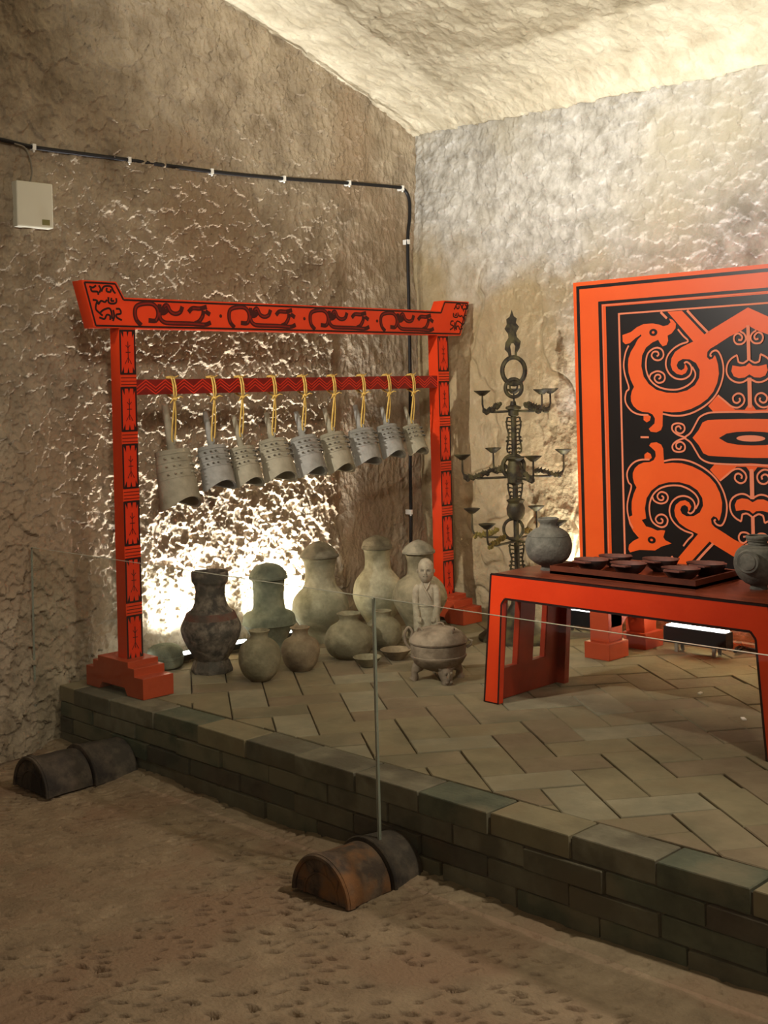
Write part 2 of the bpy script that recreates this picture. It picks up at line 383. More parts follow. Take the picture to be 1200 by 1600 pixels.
def h_right(x, z):
    mid = sstep(z + 0.25 * fbm(x * 2.2, z * 0, 5, 3) + 0.35 * (x + 4.8), 2.25, 2.42)
    big = 0.06 * fbm(x * 1.1 + 4, z * 0.9, 21, 3)
    pk = chips(x, z, 0.036, 0.055, -0.5, 22) + 0.5 * chips(x, z, 0.08, 0.11, -0.4, 23)
    crack = -0.02 * np.exp(-((fbm(x * 1.7, z * 1.7, 31, 4)) / 0.025) ** 2)
    return big + (0.0042 * mid + 0.002) * pk + (1 - mid) * (0.03 * fbm(x * 3.2, z * 3.2, 27, 4) + crack) + 0.005 * fbm(x * 14, z * 14, 24, 3)
def zc(x, y):        # the cave roof climbs away from the end wall
    return 3.00 + 0.32 * np.clip(YW - y, 0, 4.0)
Yl = span((-0.8, 2.3, 0.05), (2.3, 5.2, 0.006)); Tl = span((0, 3.6, 0.0062), (3.6, 4.9, 0.05))
sheet('wall_left', Yl, Tl, h_left, lambda y, z, h: (XW + h, y, z), rock)
Xr = span((-4.95, -2.1, 0.0072), (-2.1, 1.6, 0.05)); Tr = span((0, 3.25, 0.0072))
sheet('wall_right', Xr, Tr, h_right, lambda x, z, h: (x, YW - h, z), rock_r)
Xc = span((-5.0, -2.2, 0.008), (-2.2, 1.6, 0.06)); Yc = span((-0.8, 2.9, 0.06), (2.9, 5.25, 0.008))
def h_ceil(x, y):
    return 0.016 * fbm(x * 1.2, y * 1.2, 41, 3) + 0.0085 * chips(x, y, 0.055, 0.12, 1.1, 42) + 0.005 * fbm(x * 13, y * 13, 43, 3) + 0.10 * np.exp(-((YW - y) / 0.10) ** 2) * (0.3 + 0.5 * sstep(x, -4.8, -3.2))
sheet('ceiling', Xc, Yc, h_ceil, lambda x, y, h: (x, y, zc(x, y) - h), rock_c)
Xf = span((-5.0, -0.9, 0.0055), (-0.9, 1.6, 0.06)); Yf = span((-0.8, 1.5, 0.06), (1.5, 2.78, 0.0055))
def h_floor(x, y):
    p = chips(x, y, 0.055, 0.036, 0.785, 51)
    i = fbm(x * 1.6, y * 1.6, 52, 3)
    # flake shaped pits trodden into the earth
    ca = (x + y) * C45; cb = (y - x) * C45
    gi = np.floor(ca / 0.055); gj = np.floor(cb / 0.032)
    pit = np.zeros(x.shape)
    for di in (-1, 0, 1):
        for dj in (-1, 0, 1):
            a = gi + di; b = gj + dj; r = hash2(a, b, 61)
            px = (a + 0.5 + 0.8 * (hash2(a, b, 62) - 0.5)) * 0.055; py = (b + 0.5 + 0.8 * (hash2(a, b, 63) - 0.5)) * 0.032
            th = (hash2(a, b, 64) - 0.5) * 1.2; dx = ca - px; dy = cb - py
            e1 = (dx * np.cos(th) + dy * np.sin(th)) / (0.008 + 0.018 * hash2(a, b, 65)); e2 = (-dx * np.sin(th) + dy * np.cos(th)) / (0.0055 + 0.003 * hash2(a, b, 66))
            pit = np.maximum(pit, (r > 0.50) * np.exp(-(e1 * e1 + e2 * e2) ** 2))
    dens = 0.25 + 0.75 * sstep(fbm(x * 1.1, y * 1.1, 55, 3) + 0.35 * sstep(x - y * 0.0, -3.4, -2.0) * (1 - sstep(y, 2.25, 2.55)), -0.15, 0.25)
    bank = 0.035 * sstep(y, 2.45, 2.78) * (0.6 + 0.8 * fbm(x * 2.5, y * 0, 58, 3))
    return 0.010 * i + 0.0006 * p - 0.028 * pit * dens + bank + 0.0035 * fbm(x * 15, y * 15, 57, 3)
sheet('floor', Xf, Yf, h_floor, lambda x, y, h: (x, y, h - 0.004), earth)

# ------------------------------------------------------------------ brick platform
PX0, PX1, PY0 = -4.74, -0.60, 2.71
plat = MB().box((PX0, PY0 + 0.012, -0.02), (PX1, YW, HP - 0.012)).build('platform', mortar); plat['kind'] = 'structure'
def brick_obj(pts, z0, z1, m, name, jit=0.0, tilt=0.0015):
    cxx = sum(p[0] for p in pts) / len(pts); cyy = sum(p[1] for p in pts) / len(pts)
    tx, ty = random.uniform(-tilt, tilt) * 6, random.uniform(-tilt, tilt) * 6
    n = len(pts); ins = 0.0035
    vs = [(x, y, z0) for x, y in pts]
    vs += [(x, y, z1 - 0.003 + (x - cxx) * tx + (y - cyy) * ty) for x, y in pts]
    top = []
    for x, y in pts:
        d = math.hypot(x - cxx, y - cyy) or 1; k = max(0, 1 - ins / d)
        top.append((cxx + (x - cxx) * k, cyy + (y - cyy) * k, z1 + (x - cxx) * tx + (y - cyy) * ty))
    vs += top
    fs = [tuple(range(n))[::-1], tuple(range(2 * n, 3 * n))]
    for i in range(n):
        j = (i + 1) % n; fs.append((i, j, n + j, n + i)); fs.append((n + i, n + j, 2 * n + j, 2 * n + i))
    return MB().add(vs, fs).build(name, m, plat)
# four courses of the retaining wall
L, HB = 0.292, 0.065
for c in range(4):
    z0 = c * HB; x = PX0 - (0.146 if c % 2 else 0.02) - random.uniform(0, 0.03)
    while x < PX1:
        ln = L * random.uniform(0.92, 1.07); a, b = max(x, PX0), min(x + ln - 0.009, PX1)
        if b - a > 0.03:
            yo = random.uniform(-0.007, 0.006); 
            dpt = 0.135
            g = 0.006
            m = random.choice(BR[:2] + BR[1:4]) if c < 3 else random.choice([BR[0], BR[2], BR[1], PV[0]])
            brick_obj([(a, PY0 + yo), (b, PY0 + yo + random.uniform(-.003, .003)), (b, PY0 + dpt), (a, PY0 + dpt)], z0, z0 + HB - g + (0.005 if c == 3 else 0), m, 'brick')
        x += ln
# herringbone paving
def clip(poly, axis, val, keep_less):
    out = []
    for i in range(len(poly)):
        p, q = poly[i], poly[(i + 1) % len(poly)]
        ip = (p[axis] <= val) if keep_less else (p[axis] >= val); iq = (q[axis] <= val) if keep_less else (q[axis] >= val)
        if ip: out.append(p)
        if ip != iq:
            t = (val - p[axis]) / (q[axis] - p[axis]); out.append((p[0] + (q[0] - p[0]) * t, p[1] + (q[1] - p[1]) * t))
    return out
def poly_area(p): return abs(sum(p[i][0] * p[(i + 1) % len(p)][1] - p[(i + 1) % len(p)][0] * p[i][1] for i in range(len(p)))) / 2
BW = 0.150; JG = 0.0024; th = math.radians(54.5); ct, st_ = math.cos(th), math.sin(th); cnt = 0
for i in range(-60, 60):
    for j in range(-60, 60):
        k = (i - j) % 4
        if k == 0: r = (i, j, i + 2, j + 1)
        elif k == 2: r = (i, j - 0, i + 1, j + 2)
        else: continue
        if k == 2: r = (i, j - 1, i + 1, j + 1)
        g = JG
        a0, b0, a1, b1 = r[0] * BW + g, r[1] * BW + g, r[2] * BW - g, r[3] * BW - g
        pts = [(a0, b0), (a1, b0), (a1, b1), (a0, b1)]
        pts = [(-2.6 + a * ct - b * st_, 3.9 + a * st_ + b * ct) for a, b in pts]
        for ax, v, kl in ((0, PX0, False), (0, PX1, True), (1, PY0 + 0.143, False), (1, YW - 0.02, True)):
            pts = clip(pts, ax, v, kl)
            if len(pts) < 3: break
        if len(pts) < 3 or poly_area(pts) < 0.0006: continue
        cnt += 1
        brick_obj(pts, HP - 0.045, HP + random.uniform(-0.003, 0.001), random.choice(PV + [PV[0], PV[0]]), 'paving_brick', tilt=0.0012)
print('pavers', cnt)

# ------------------------------------------------------------------ bell rack
FX = -4.385                       # front face plane of posts and beam
rk = thing('bell_rack', (-4.42, 3.86, HP), 'red-orange lacquered bell rack with painted dragon beam, two posts and stepped feet', 'rack')
YZ = lambda off: (lambda u, v: (FX + off, u, v))
# beam
bo = [(2.652, 1.983), (2.815, 1.983), (2.853, 1.918), (4.826, 1.918), (4.858, 1.975), (5.062, 1.975), (4.985, 1.789), (2.705, 1.789)]
beam = MB().prism(bo, lambda u, v, t: (t, u, v), FX - 0.075, FX).build('beam', lacq, rk)
mb = MB((2e-5, 0, 0))
ring = [(p[0], p[1]) for p in bo]
cxm = 3.86
inset = [(2.664, 1.974), (2.810, 1.974), (2.849, 1.908), (4.832, 1.908), (4.864, 1.966), (5.050, 1.966), (4.978, 1.797), (2.713, 1.797)]
for i in range(len(inset)):
    ribbon(mb, [inset[i], inset[(i + 1) % len(inset)]], 0.008, YZ(0.0006), raw=True)
mb.build('painted_border', blk, beam)
# dragons, drawn in the first motif's own pixels (origin 180,450 scale 4.286)
drag = [[(140,240),(108,205),(98,160),(108,115),(150,95),(215,92),(250,120),(258,165),(240,205),(190,205)],
        [(270,92),(268,150),(272,190),(300,215),(350,220),(480,220),(590,225),(640,208)],
        [(285,150),(300,110),(322,98),(345,140),(380,155),(415,142),(432,102)],
        [(475,140),(505,112),(560,112),(612,98)], [(585,125),(580,160),(555,200),(520,218)], [(600,130),(635,152)], [(262,150),(300,150),(330,125)]]
mb = MB((2e-5, 0, 0)); mbi = MB((2e-5, 0, 0))
x0, z0, sc = 100.0, 160.0, 0.434 / 560.0
for k, ys in enumerate((2.905, 3.405, 3.895, 4.375)):
    mb = MB((2e-5, 0, 0)); mbi = MB((2e-5, 0, 0))
    wsc = 0.40 / 545.0
    f2 = lambda p: (ys + (p[0] - x0) * wsc, 1.853 - (p[1] - 160) * 0.00063)
    for s in drag:
        ribbon(mb, [f2(p) for p in s], 0.0205, YZ(0.0007), 4)
        ribbon(mbi, [f2(p) for p in s[1:-1] if len(s) > 3], 0.0075, YZ(0.0017), 4) if len(s) > 3 else None
    dg = mb.build('painted_dragon', maroon, beam, kind='stuff'); mbi.build('painted_dragon_core', dkred, beam, kind='stuff')
    if k < 3: mb = MB(); disc(mb, (ys + 0.452, 1.853), 0.008, YZ(0.0007)); mb.build('painted_dot', maroon, beam)
# seal characters on both beam ends (origin 100,420 scale 6)
gl = [[(235,165),(270,175),(300,155)],[(250,180),(262,210),(312,215),(322,245)],[(325,155),(342,190),(330,225)],[(350,215),(368,172),(405,160),(442,170),(462,208),(482,232)],[(402,178),(398,208),(432,218),(440,192)],
      [(268,290),(308,298),(322,330),(346,300),(382,312),(402,290)],[(415,265),(420,318),(468,326),(490,310),(488,275)],[(445,272),(442,300),(470,300)],
      [(312,300),(298,345),(300,382),(330,412),(362,440)],[(340,410),(370,385),(420,370),(442,400),(452,470)],[(330,455),(378,470),(400,432),(430,440),(432,480)],[(485,375),(520,378),(532,418),(490,430),(497,458),(542,482)],[(460,385),(470,445),(458,490)]]
mb = MB((2e-5, 0, 0))
def gmap(p): q = on(0, FX, 100 + p[0] / 6.0, 420 + p[1] / 6.0); return (q.y, q.z)
GL = [[gmap(p) for p in s] for s in gl]
for s in GL: ribbon(mb, s, 0.0085, YZ(0.0007), 4)
for s in GL: ribbon(mb, [(5.045 - (u - 2.70) * 0.95 - (1.973 - v) * 0.10, v - 0.004) for u, v in s], 0.0075, YZ(0.0007), 4)
mb.build('painted_seal_characters', blk, beam, kind='stuff')
# posts with six painted panels each
for ya, yb in ((2.826, 2.906), (4.802, 4.888)):
    px = FX - 0.004
    post = MB().box((px - 0.068, ya - 0.0, 0.36), (px, yb, 1.79)).build('post', lacq, rk)
    mb = MB((2e-5, 0, 0)); mp_ = MB(); mr = MB((2e-5, 0, 0))
    T = lambda u, v: (px + 0.0007, u, v); T2 = lambda u, v: (px + 0.0014, u, v); T0 = lambda u, v: (px + 0.0004, u, v)
    zt = 1.782; a, b = ya + 0.004, yb - 0.002; mid = (a + b) / 2; hw = (b - a) / 2
    for k in range(6):
        zb = zt - 0.188
        flat(mp_, [(a, zb), (b, zb), (b, zt), (a, zt)], T0)
        for s in ([(a, zb), (a, zt)], [(b - .003, zb), (b - .003, zt)], [(a, zt - .003), (b, zt - .003)], [(a, zb + .003), (b, zb + .003)]): ribbon(mb, s, 0.008, T, raw=True)
        for sg, z in ((1, zb), (-1, zt)):
            for o_ in (-0.62, 0.62, 0):
                wv = 0.016 if o_ else 0.013; hv = 0.034 if o_ else 0.030
                flat(mb, [(mid + o_ * hw * 1.25 - wv / 2, z), (mid + o_ * hw * 1.25 + wv / 2, z), (mid + o_ * hw * 0.95, z + sg * hv)], T)
        zm = (zb + zt) / 2
        for s in ([(mid, zm - .045), (mid, zm + .045)], [(mid - .012, zm), (mid + .012, zm)], [(mid - .011, zm + .03), (mid, zm + .018), (mid + .011, zm + .03)], [(mid - .016, zm - .05), (mid, zm - .02), (mid + .016, zm - .05)]): ribbon(mr, s, 0.0035, T2, raw=True)
        # three thin rings between the panels
        if k < 5:
            for q in (0.014, 0.028, 0.042): ribbon(mr, [(ya + .003, zb - q), (yb, zb - q)], 0.003, T, raw=True)
        zt = zb - 0.0525
    mp_.build('painted_panel_ground', mat('panel_red_%d' % int(ya), lin((206, 50, 16)), None, rough=0.45), post, kind='stuff')
    mb.build('painted_panel_border', blk, post, kind='stuff'); mr.build('painted_panel_motif', maroon, post, kind='stuff')
# stepped feet
for ya in (2.79, 4.765):
    yb = ya + 0.15
    zz = lambda u, v, t: (u, t, v)
    pr = [(-4.655, HP), (-4.555, HP), (-4.535, HP + .03), (-4.36, HP + .03), (-4.34, HP), (-4.222, HP), (-4.222, HP + .085), (-4.285, HP + .085), (-4.285, HP + .118), (-4.33, HP + .118), (-4.33, HP + .14), (-4.56, HP + .14), (-4.56, HP + .118), (-4.60, HP + .118), (-4.60, HP + .085), (-4.655, HP + .085)]
    MB().prism(pr[::-1], zz, ya, yb).build('foot', footm, rk, bevel=0.002)
# zigzag rail
rx = FX - 0.012
rail = MB().box((rx - 0.045, 2.906, 1.507), (rx, 4.802, 1.572)).build('rail', dkred, rk)
mb = MB((2e-5, 0, 0)); TR = lambda u, v: (rx + 0.0006, u, v)
n = 38; 
for o_ in (0.0, 0.016, -0.016):
    pts = [(2.908 + (4.80 - 2.908) * i / n, 1.5395 + o_ * 0.9 + (0.017 if i % 2 else -0.017)) for i in range(n + 1)]
    pts = [(u, min(max(v, 1.509), 1.570)) for u, v in pts]
    ribbon(mb, pts, 0.0055, TR, raw=True)
mb.build('painted_zigzag', midred, rail)

# ------------------------------------------------------------------ nine pottery bells hung by cords
# (y on the rail, loop px y, body top px, body bottom px, width m, shank top px, tilt, material, label)
bells = [(3.105, 690, 703, 800, 0.205, 630, 12, bellm, 'largest grey pottery bell, hanging nearest the left post'),
 (3.320, 688, 697, 769, 0.168, 640, 15, bellm2, 'bluish grey pottery bell hanging second from the left post'),
 (3.480, 681, 699, 764, 0.148, 645, 18, bellm, 'brownish grey pottery bell hanging third from the left post'),
 (3.673, 679, 687, 755, 0.175, 641, 19, bellm, 'grey pottery bell hanging fourth from the left post'),
 (3.861, 671, 682, 747, 0.175, 640, 19, bellm2, 'grey pottery bell hanging in the middle of the rail, fifth of nine'),
 (4.053, 671, 677, 742, 0.165, 634, 18, bellm, 'grey pottery bell hanging fourth from the right post'),
 (4.254, 666, 670, 730, 0.172, 630, 15, bellm2, 'pale grey pottery bell with sharp dark studs, hanging third from the right post'),
 (4.437, 658, 664, 718, 0.140, 633, 19, bellm2, 'small dark-studded grey pottery bell hanging second from the right post'),
 (4.618, 660, 664, 712, 0.125, 632, 21, bellm, 'smallest pottery bell, brownish, hanging nearest the right post')]
for (by, ly, bt, bb, W, stp, tilt, bm_, lab) in bells:
    cxr = rx - 0.022; D = depth((cxr, by, 0)); s = D / F_PX
    pxr = 600 + F_PX * ((cxr + by) * C45) / D
    zl = z_at(pxr, ly, D); Hh = (bb - bt) * s / math.cos(math.radians(tilt)) * 0.93; top = zl - (bt - ly) * s
    root = thing('pottery_bell', (cxr, by, zl), lab, 'bell', 'bells hung on the rack')
    t = math.radians(tilt + random.uniform(-1, 1)); tw = math.radians(random.uniform(-7, 9))
    R = Matrix.Rotation(tw, 3, 'Z') @ Matrix.Rotation(-t, 3, 'Y')
    piv = Vector((cxr, by, zl))
    def L2W(p, o=Vector((-0.014, 0, -(zl - top) - 0.002))): return piv + R @ (Vector(p) + o)
    # body: almond cross-section, flaring down, mouth cut to an arch
    N = 40; rows = 12; vs = []; vi = []
    def rad(a, hh, shrink=0.0):
        wy = (0.85 + 0.15 * hh) * W / 2 - shrink; wx = (0.85 + 0.15 * hh) * W * 0.37 - shrink
        cy_, sy_ = math.cos(a), math.sin(a)
        return (wx * math.copysign(abs(sy_) ** 1.15, sy_), wy * math.copysign(abs(cy_) ** 0.9, cy_))
    for inner in (0, 1):
        for j in range(rows + 1):
            hh = j / rows
            for i in range(N):
                a = 2 * PI * i / N; x, y = rad(a, hh, 0.011 * inner)
                arch = 0.17 * Hh * (1 - (y / (W / 2)) ** 2)
                z = -hh * (Hh - max(0, arch)) - (0.012 if inner and j == 0 else 0)
                (vi if inner else vs).append(L2W((x, y, z)))
    fs = [tuple(range(N))]
    for j in range(rows):
        for i in range(N): fs.append((j * N + (i + 1) % N, j * N + i, (j + 1) * N + i, (j + 1) * N + (i + 1) % N))
    K = len(vs)
    for j in range(rows):
        for i in range(N): fs.append((K + j * N + i, K + j * N + (i + 1) % N, K + (j + 1) * N + (i + 1) % N, K + (j + 1) * N + i))
    fs.append(tuple(K + i for i in range(N))[::-1])
    for i in range(N): fs.append((rows * N + (i + 1) % N, rows * N + i, K + rows * N + i, K + rows * N + (i + 1) % N))
    body = MB().add(vs + vi, fs).build('body', bm_, root, smooth=True)
    # studs
    sb = MB()
    for fx in (1, -1):
        for gy in (-1, 1):
            for cc in (0, 1, 2):
                for rr in (0.15, 0.29, 0.43):
                    y = gy * W * (0.15 + 0.115 * cc); wy = (0.85 + 0.15 * rr) * W / 2
                    ca_ = min(0.985, abs(y) / wy) ** (1 / 0.9); x = (0.85 + 0.15 * rr) * W * 0.37 * (math.sqrt(1 - ca_ * ca_)) ** 1.15
                    arch = 0.17 * Hh * (1 - (y / (W / 2)) ** 2); z = -rr * (Hh - arch * 0.3)
                    p0 = Vector((fx * (x - 0.003), y, z)); nn = Vector((fx * 1.0, y / W * 1.3, 0)).normalized()
                    sb.tube([L2W(p0), L2W(p0 + nn * 0.008), L2W(p0 + nn * 0.016)], [W * 0.030, W * 0.026, W * 0.010], 6)
    sb.build('studs', bm_ if (bm_ is bellm and by < 3.4) else mat('bell_stud_%d' % int(by * 1000), lin((96, 90, 78)), None, rough=0.85), root, kind='stuff')
    # raised bands between the stud rows
    bb_ = MB()
    for rr in (0.08, 0.22, 0.36, 0.50):
        pts = []
        for i in range(N):
            a = 2 * PI * i / N; x, y = rad(a, rr, -0.0008); arch = 0.17 * Hh * (1 - (y / (W / 2)) ** 2)
            pts.append(L2W((x, y, -rr * (Hh - arch * 0.3))))
        bb_.tube(pts, 0.0016, 5, True)
    bb_.build('raised_bands', bm_, root)
    # shank with its loop
    SL = (bt - stp) * s
    MB().tube([L2W((0, 0, -0.004)), L2W((0, 0, 0.02)), L2W((0, 0, SL * 0.55)), L2W((0, 0, SL))], [W * 0.10, W * 0.095, W * 0.082, W * 0.068], 14).build('shank', bm_, root, smooth=True)
    pts = []
    for i in range(12):
        a = 2 * PI * i / 12; pts.append(L2W((0.014 + 0.012 * math.cos(a), 0, (zl - top) + 0.0 + 0.013 * math.sin(a))))
    MB().tube(pts, 0.0035, 6, True).build('hanging_loop', bm_, root)
    # cord: wraps the rail, knot, two strands, loop
    cd = MB(); yo = 0.0
    h = 1.5395; ww = 0.026; hz = 0.036
    for o_ in (-0.006, 0.006):
        wr = [(cxr + ww, by + o_, h - hz), (cxr + ww + .003, by + o_ - 0.004, h), (cxr + ww, by + o_ - 0.010, h + hz), (cxr, by + o_ - 0.018, h + hz + .003), (cxr - ww, by + o_, h + hz), (cxr - ww - .002, by + o_, h), (cxr - ww, by + o_, h - hz)]
        cd.tube(wr, 0.0038, 6)
    kn = Vector((cxr + 0.018, by + 0.002, h - hz - 0.020))
    for o_ in (-1, 1):
        cd.tube([(cxr + ww, by + o_ * 0.006, h - hz), tuple(kn)], 0.0036, 6)
        cd.tube([(cxr - ww, by + o_ * 0.004, h - hz), tuple(kn)], 0.0036, 6)
        zb_ = zl + 0.006
        cd.tube(smooth_line([tuple(kn), (kn.x - 0.004, kn.y + o_ * 0.007, kn.z * 0.6 + zb_ * 0.4), (cxr + 0.006, by + o_ * 0.009, zb_ + 0.02), (cxr + 0.002, by + o_ * 0.003, zb_ - 0.010)], 4), 0.0036, 6)
        cd.tube([tuple(kn), (kn.x + 0.014, kn.y + o_ * 0.020, kn.z + 0.006 + 0.006 * o_), (kn.x + 0.016, kn.y + o_ * 0.034, kn.z - 0.004 + 0.012 * o_)], [0.0032, 0.003, 0.0018], 5)
    cd.ball(kn, (0.011, 0.012, 0.009), 10)
    cd.tube([(cxr + 0.02, by - 0.045, h + hz + .006), (cxr + 0.024, by - 0.02, h + hz + .008), (cxr + 0.018, by + 0.008, h + hz + 0.004), (cxr + 0.012, by + 0.03, h + hz + 0.012)], [0.0015, 0.003, 0.003, 0.0015], 5)
    cd.build('cord', cordm, root)

# ------------------------------------------------------------------ pottery on the platform
def foot_spot(px, py, r, z=HP):
    p = on(2, z, px, py); q = p + Vector((-C45, C45, 0)) * r; return Vector((q.x, q.y, z))
def prof_m(px, prof, base, zb):
    D = depth(base); s = D / F_PX
    out = [(hw * s, max(z_at(px, y, D) - zb, 0.0)) for hw, y in prof]
    return out
def densify(prof, k=4):
    L = smooth_line(prof, k); return [(max(p.x, 0.0005), p.y) for p in L]
LIDM = {'pottery_pale': p_lid_shade, 'pottery_tan': p_lid_shade}
def vessel(name, label, cat, px, by, prof, m, z=HP, lid=None, bands=(), group='pottery vessels on the platform', hollow=True, facet=None, extra=None, rf=None):
    """prof: (half width, y) pixel pairs, bottom first; lid likewise"""
    rpx = prof[0][0]; D0 = depth(on(2, z, px, by)); r = rpx * D0 / F_PX
    base = foot_spot(px, by, r, z); P = prof_m(px, prof, base, z); P[0] = (P[0][0], 0.0); P = [(r_, max(h, i * 0.0008)) for i, (r_, h) in enumerate(P)]
    t = thing(name, tuple(base), label, cat, group)
    Q = densify(P); zmax = Q[-1][1]
    Q = [(0.001, 0.0)] + Q
    if hollow:
        inner = [(max(a - 0.007, 0.003), b) for a, b in Q[::-1] if b > zmax * 0.35]
        Q = Q + [(Q[-1][0] - 0.004, zmax + 0.002)] + inner + [(0.001, zmax * 0.35)]
    MB().lathe(Q, tuple(base), facet or 40).build('body', m, t, smooth=True)
    D = depth(base); s = D / F_PX
    if bands:
        bm2 = MB()
        for hw, y, wd in bands:
            zz_ = z_at(px, y, D) - z; rr = hw * s
            bm2.lathe([(rr - 0.004, zz_ - wd), (rr + 0.0015, zz_ - wd * 0.6), (rr + 0.0025, zz_), (rr + 0.0015, zz_ + wd * 0.6), (rr - 0.004, zz_ + wd)], tuple(base), 40)
        bm2.build('raised_band', m, t, smooth=True)
    if lid:
        LQ = [(hw * s, z_at(px, y, D) - z) for hw, y in lid]
        lo = [(0.001, LQ[0][1]), (LQ[0][0] - 0.010, LQ[0][1]), (LQ[0][0] - 0.002, LQ[0][1]), (LQ[0][0], LQ[0][1] + 0.002), (LQ[1][0], LQ[1][1]), (LQ[1][0] - 0.002, LQ[1][1] + 0.0015)]
        MB().lathe(lo + densify([(LQ[1][0] - 0.003, LQ[1][1] + 0.002)] + LQ[2:], 3), tuple(base), 40).build('lid', LIDM.get(m.name, m), t, smooth=True)
    return t, base, s
_t1, _b1, _s1 = vessel('painted_vase', 'dark painted pottery vase with flared rim and eight-sided foot, red band on shoulder', 'vase', 328, 1054,
    [(24,1049),(24,1040),(25,1031),(30,1022),(38,1008),(45,992),(47,980),(43,968),(36,957),(28,948),(24,936),(23,922),(25,913),(28,908),(29,900),(29,893)], p_dark, bands=((27,948,0.003),))
MB().lathe([(0.02, 0.0005), (0.094, 0.0005), (0.095, 0.012), (0.080, 0.052), (0.068, 0.060), (0.02, 0.060)], tuple(_b1), 8).build('octagonal_foot', p_dark, _t1)
MB().lathe([(0.112, 0.232), (0.1215, 0.234), (0.110, 0.262), (0.104, 0.268), (0.098, 0.266)], tuple(_b1), 40, caps=False).build('red_shoulder_band', p_redband, _t1, smooth=True)
o, b_, s_ = vessel('lidded_jar', 'green-grey pottery jar with domed lid and stepped shoulder, right of the dark painted vase', 'jar', 420, 1026,
    [(22,1020),(24,1004),(30,992),(36,981),(41,974),(41.5,971),(40,962),(36,957),(29,954),(25,948),(24,930),(25,912),(26,905)], p_green, lid=[(30.5,904),(30.5,900),(27,893),(20,885),(10,880.5),(1,879)], bands=((42,973,0.003),), hollow=False)
vessel('lidded_jar', 'large pale pottery jar with domed lid, brightly lit on its left side', 'jar', 501, 1006,
    [(23,1002),(22,993),(24,985),(34,974),(43,960),(45,948),(42,935),(35,925),(27,917),(24,908),(23,895),(24.5,880),(27.5,873),(26.5,869)], p_pale, lid=[(31,870),(31,867),(25,859),(17,852),(8,847),(1,845)], bands=((24,916,0.002),), hollow=False)
vessel('lidded_jar', 'pale round-bodied pottery jar with peaked lid, behind the glass panel joint', 'jar', 592, 984,
    [(20,981),(19,974),(24,964),(33,950),(39,934),(39,922),(35,907),(27,896),(21,888),(19.5,878),(20,866),(21.5,858)], p_pale, lid=[(24.5,857),(24,852),(21,845),(17,842),(9,838),(1,836)], bands=((39.5,928,0.002),), hollow=False)
vessel('lidded_jar', 'tan pottery jar with cone-shaped lid, directly behind the standing figurine', 'jar', 658, 1002,
    [(21,998),(20,986),(25,971),(34,955),(42,938),(42,925),(36,912),(27,903),(20,898),(18,888),(18,878),(20.5,869),(22,864)], p_tan, lid=[(26,864),(26,860),(19,852),(10,846),(1,843)], bands=((43,934,0.002),), hollow=False)
vessel('small_jar', 'squat grey pottery jar with short neck, in front of the green-grey lidded jar', 'jar', 405, 1066,
    [(15,1062),(26,1052),(32,1037),(33,1024),(30,1010),(22,1001),(15,997),(13.5,992),(15,988),(17,985)], p_tan, group='small jars in front row')
vessel('small_jar', 'small brown pottery jar with flared mouth and dark stain, front row', 'jar', 469, 1050,
    [(17,1047),(25,1036),(30,1020),(30,1010),(25,1000),(16,995),(12.5,990),(13,985),(16,980)], p_brown, group='small jars in front row')
vessel('small_jar', 'wide tan pottery jar with open mouth, left of the glass panel joint', 'jar', 546, 1032,
    [(22,1028),(33,1018),(39,1003),(38,992),(31,980),(20,973),(15,968),(16,963),(19,958)], p_tan, group='small jars in front row')
vessel('small_jar', 'round tan pottery jar half hidden behind the wide open-mouthed jar, right of the glass joint', 'jar', 600, 1016,
    [(18,1012),(27,1000),(29,988),(26,975),(18,967),(12,963),(12,958),(14,954)], p_tan, group='small jars in front row')
vessel('covered_bowl', 'round green-grey covered bowl on the floor behind the left rack foot', 'bowl', 255, 1048,
    [(20,1046),(26,1040),(28,1032),(28,1028)], p_green, lid=[(29,1029),(29,1025),(27,1016),(20,1009),(10,1006),(1,1005)], hollow=False, group=None)
for (px, by, hw, hh, lab, mm) in ((574, 1045, 23, 15, 'shallow tan pottery dish just left of the glass joint', p_tan), (619, 1034, 25, 16, 'shallow pottery dish between the glass joint and the tripod vessel', p_brown)):
    D0 = depth(on(2, HP, px, by)); s = D0 / F_PX; base = foot_spot(px, by, 0.05); r = hw * s; h = hh * s
    MBd = MB().lathe([(0.001, 0), (r * 0.42, 0), (r * 0.46, 0.004), (r * 0.72, h * 0.45), (r * 0.95, h * 0.92), (r, h), (r * 0.97, h * 1.03), (r * 0.90, h * 0.92), (r * 0.66, h * 0.48), (r * 0.35, h * 0.2), (0.001, h * 0.18)], (0, 0, 0), 36)
    o = MBd.build('shallow_dish', mm, None, smooth=True); o.location = base; ORG[o.name] = Vector(base)
    tag(o, lab, 'dish', 'shallow dishes')

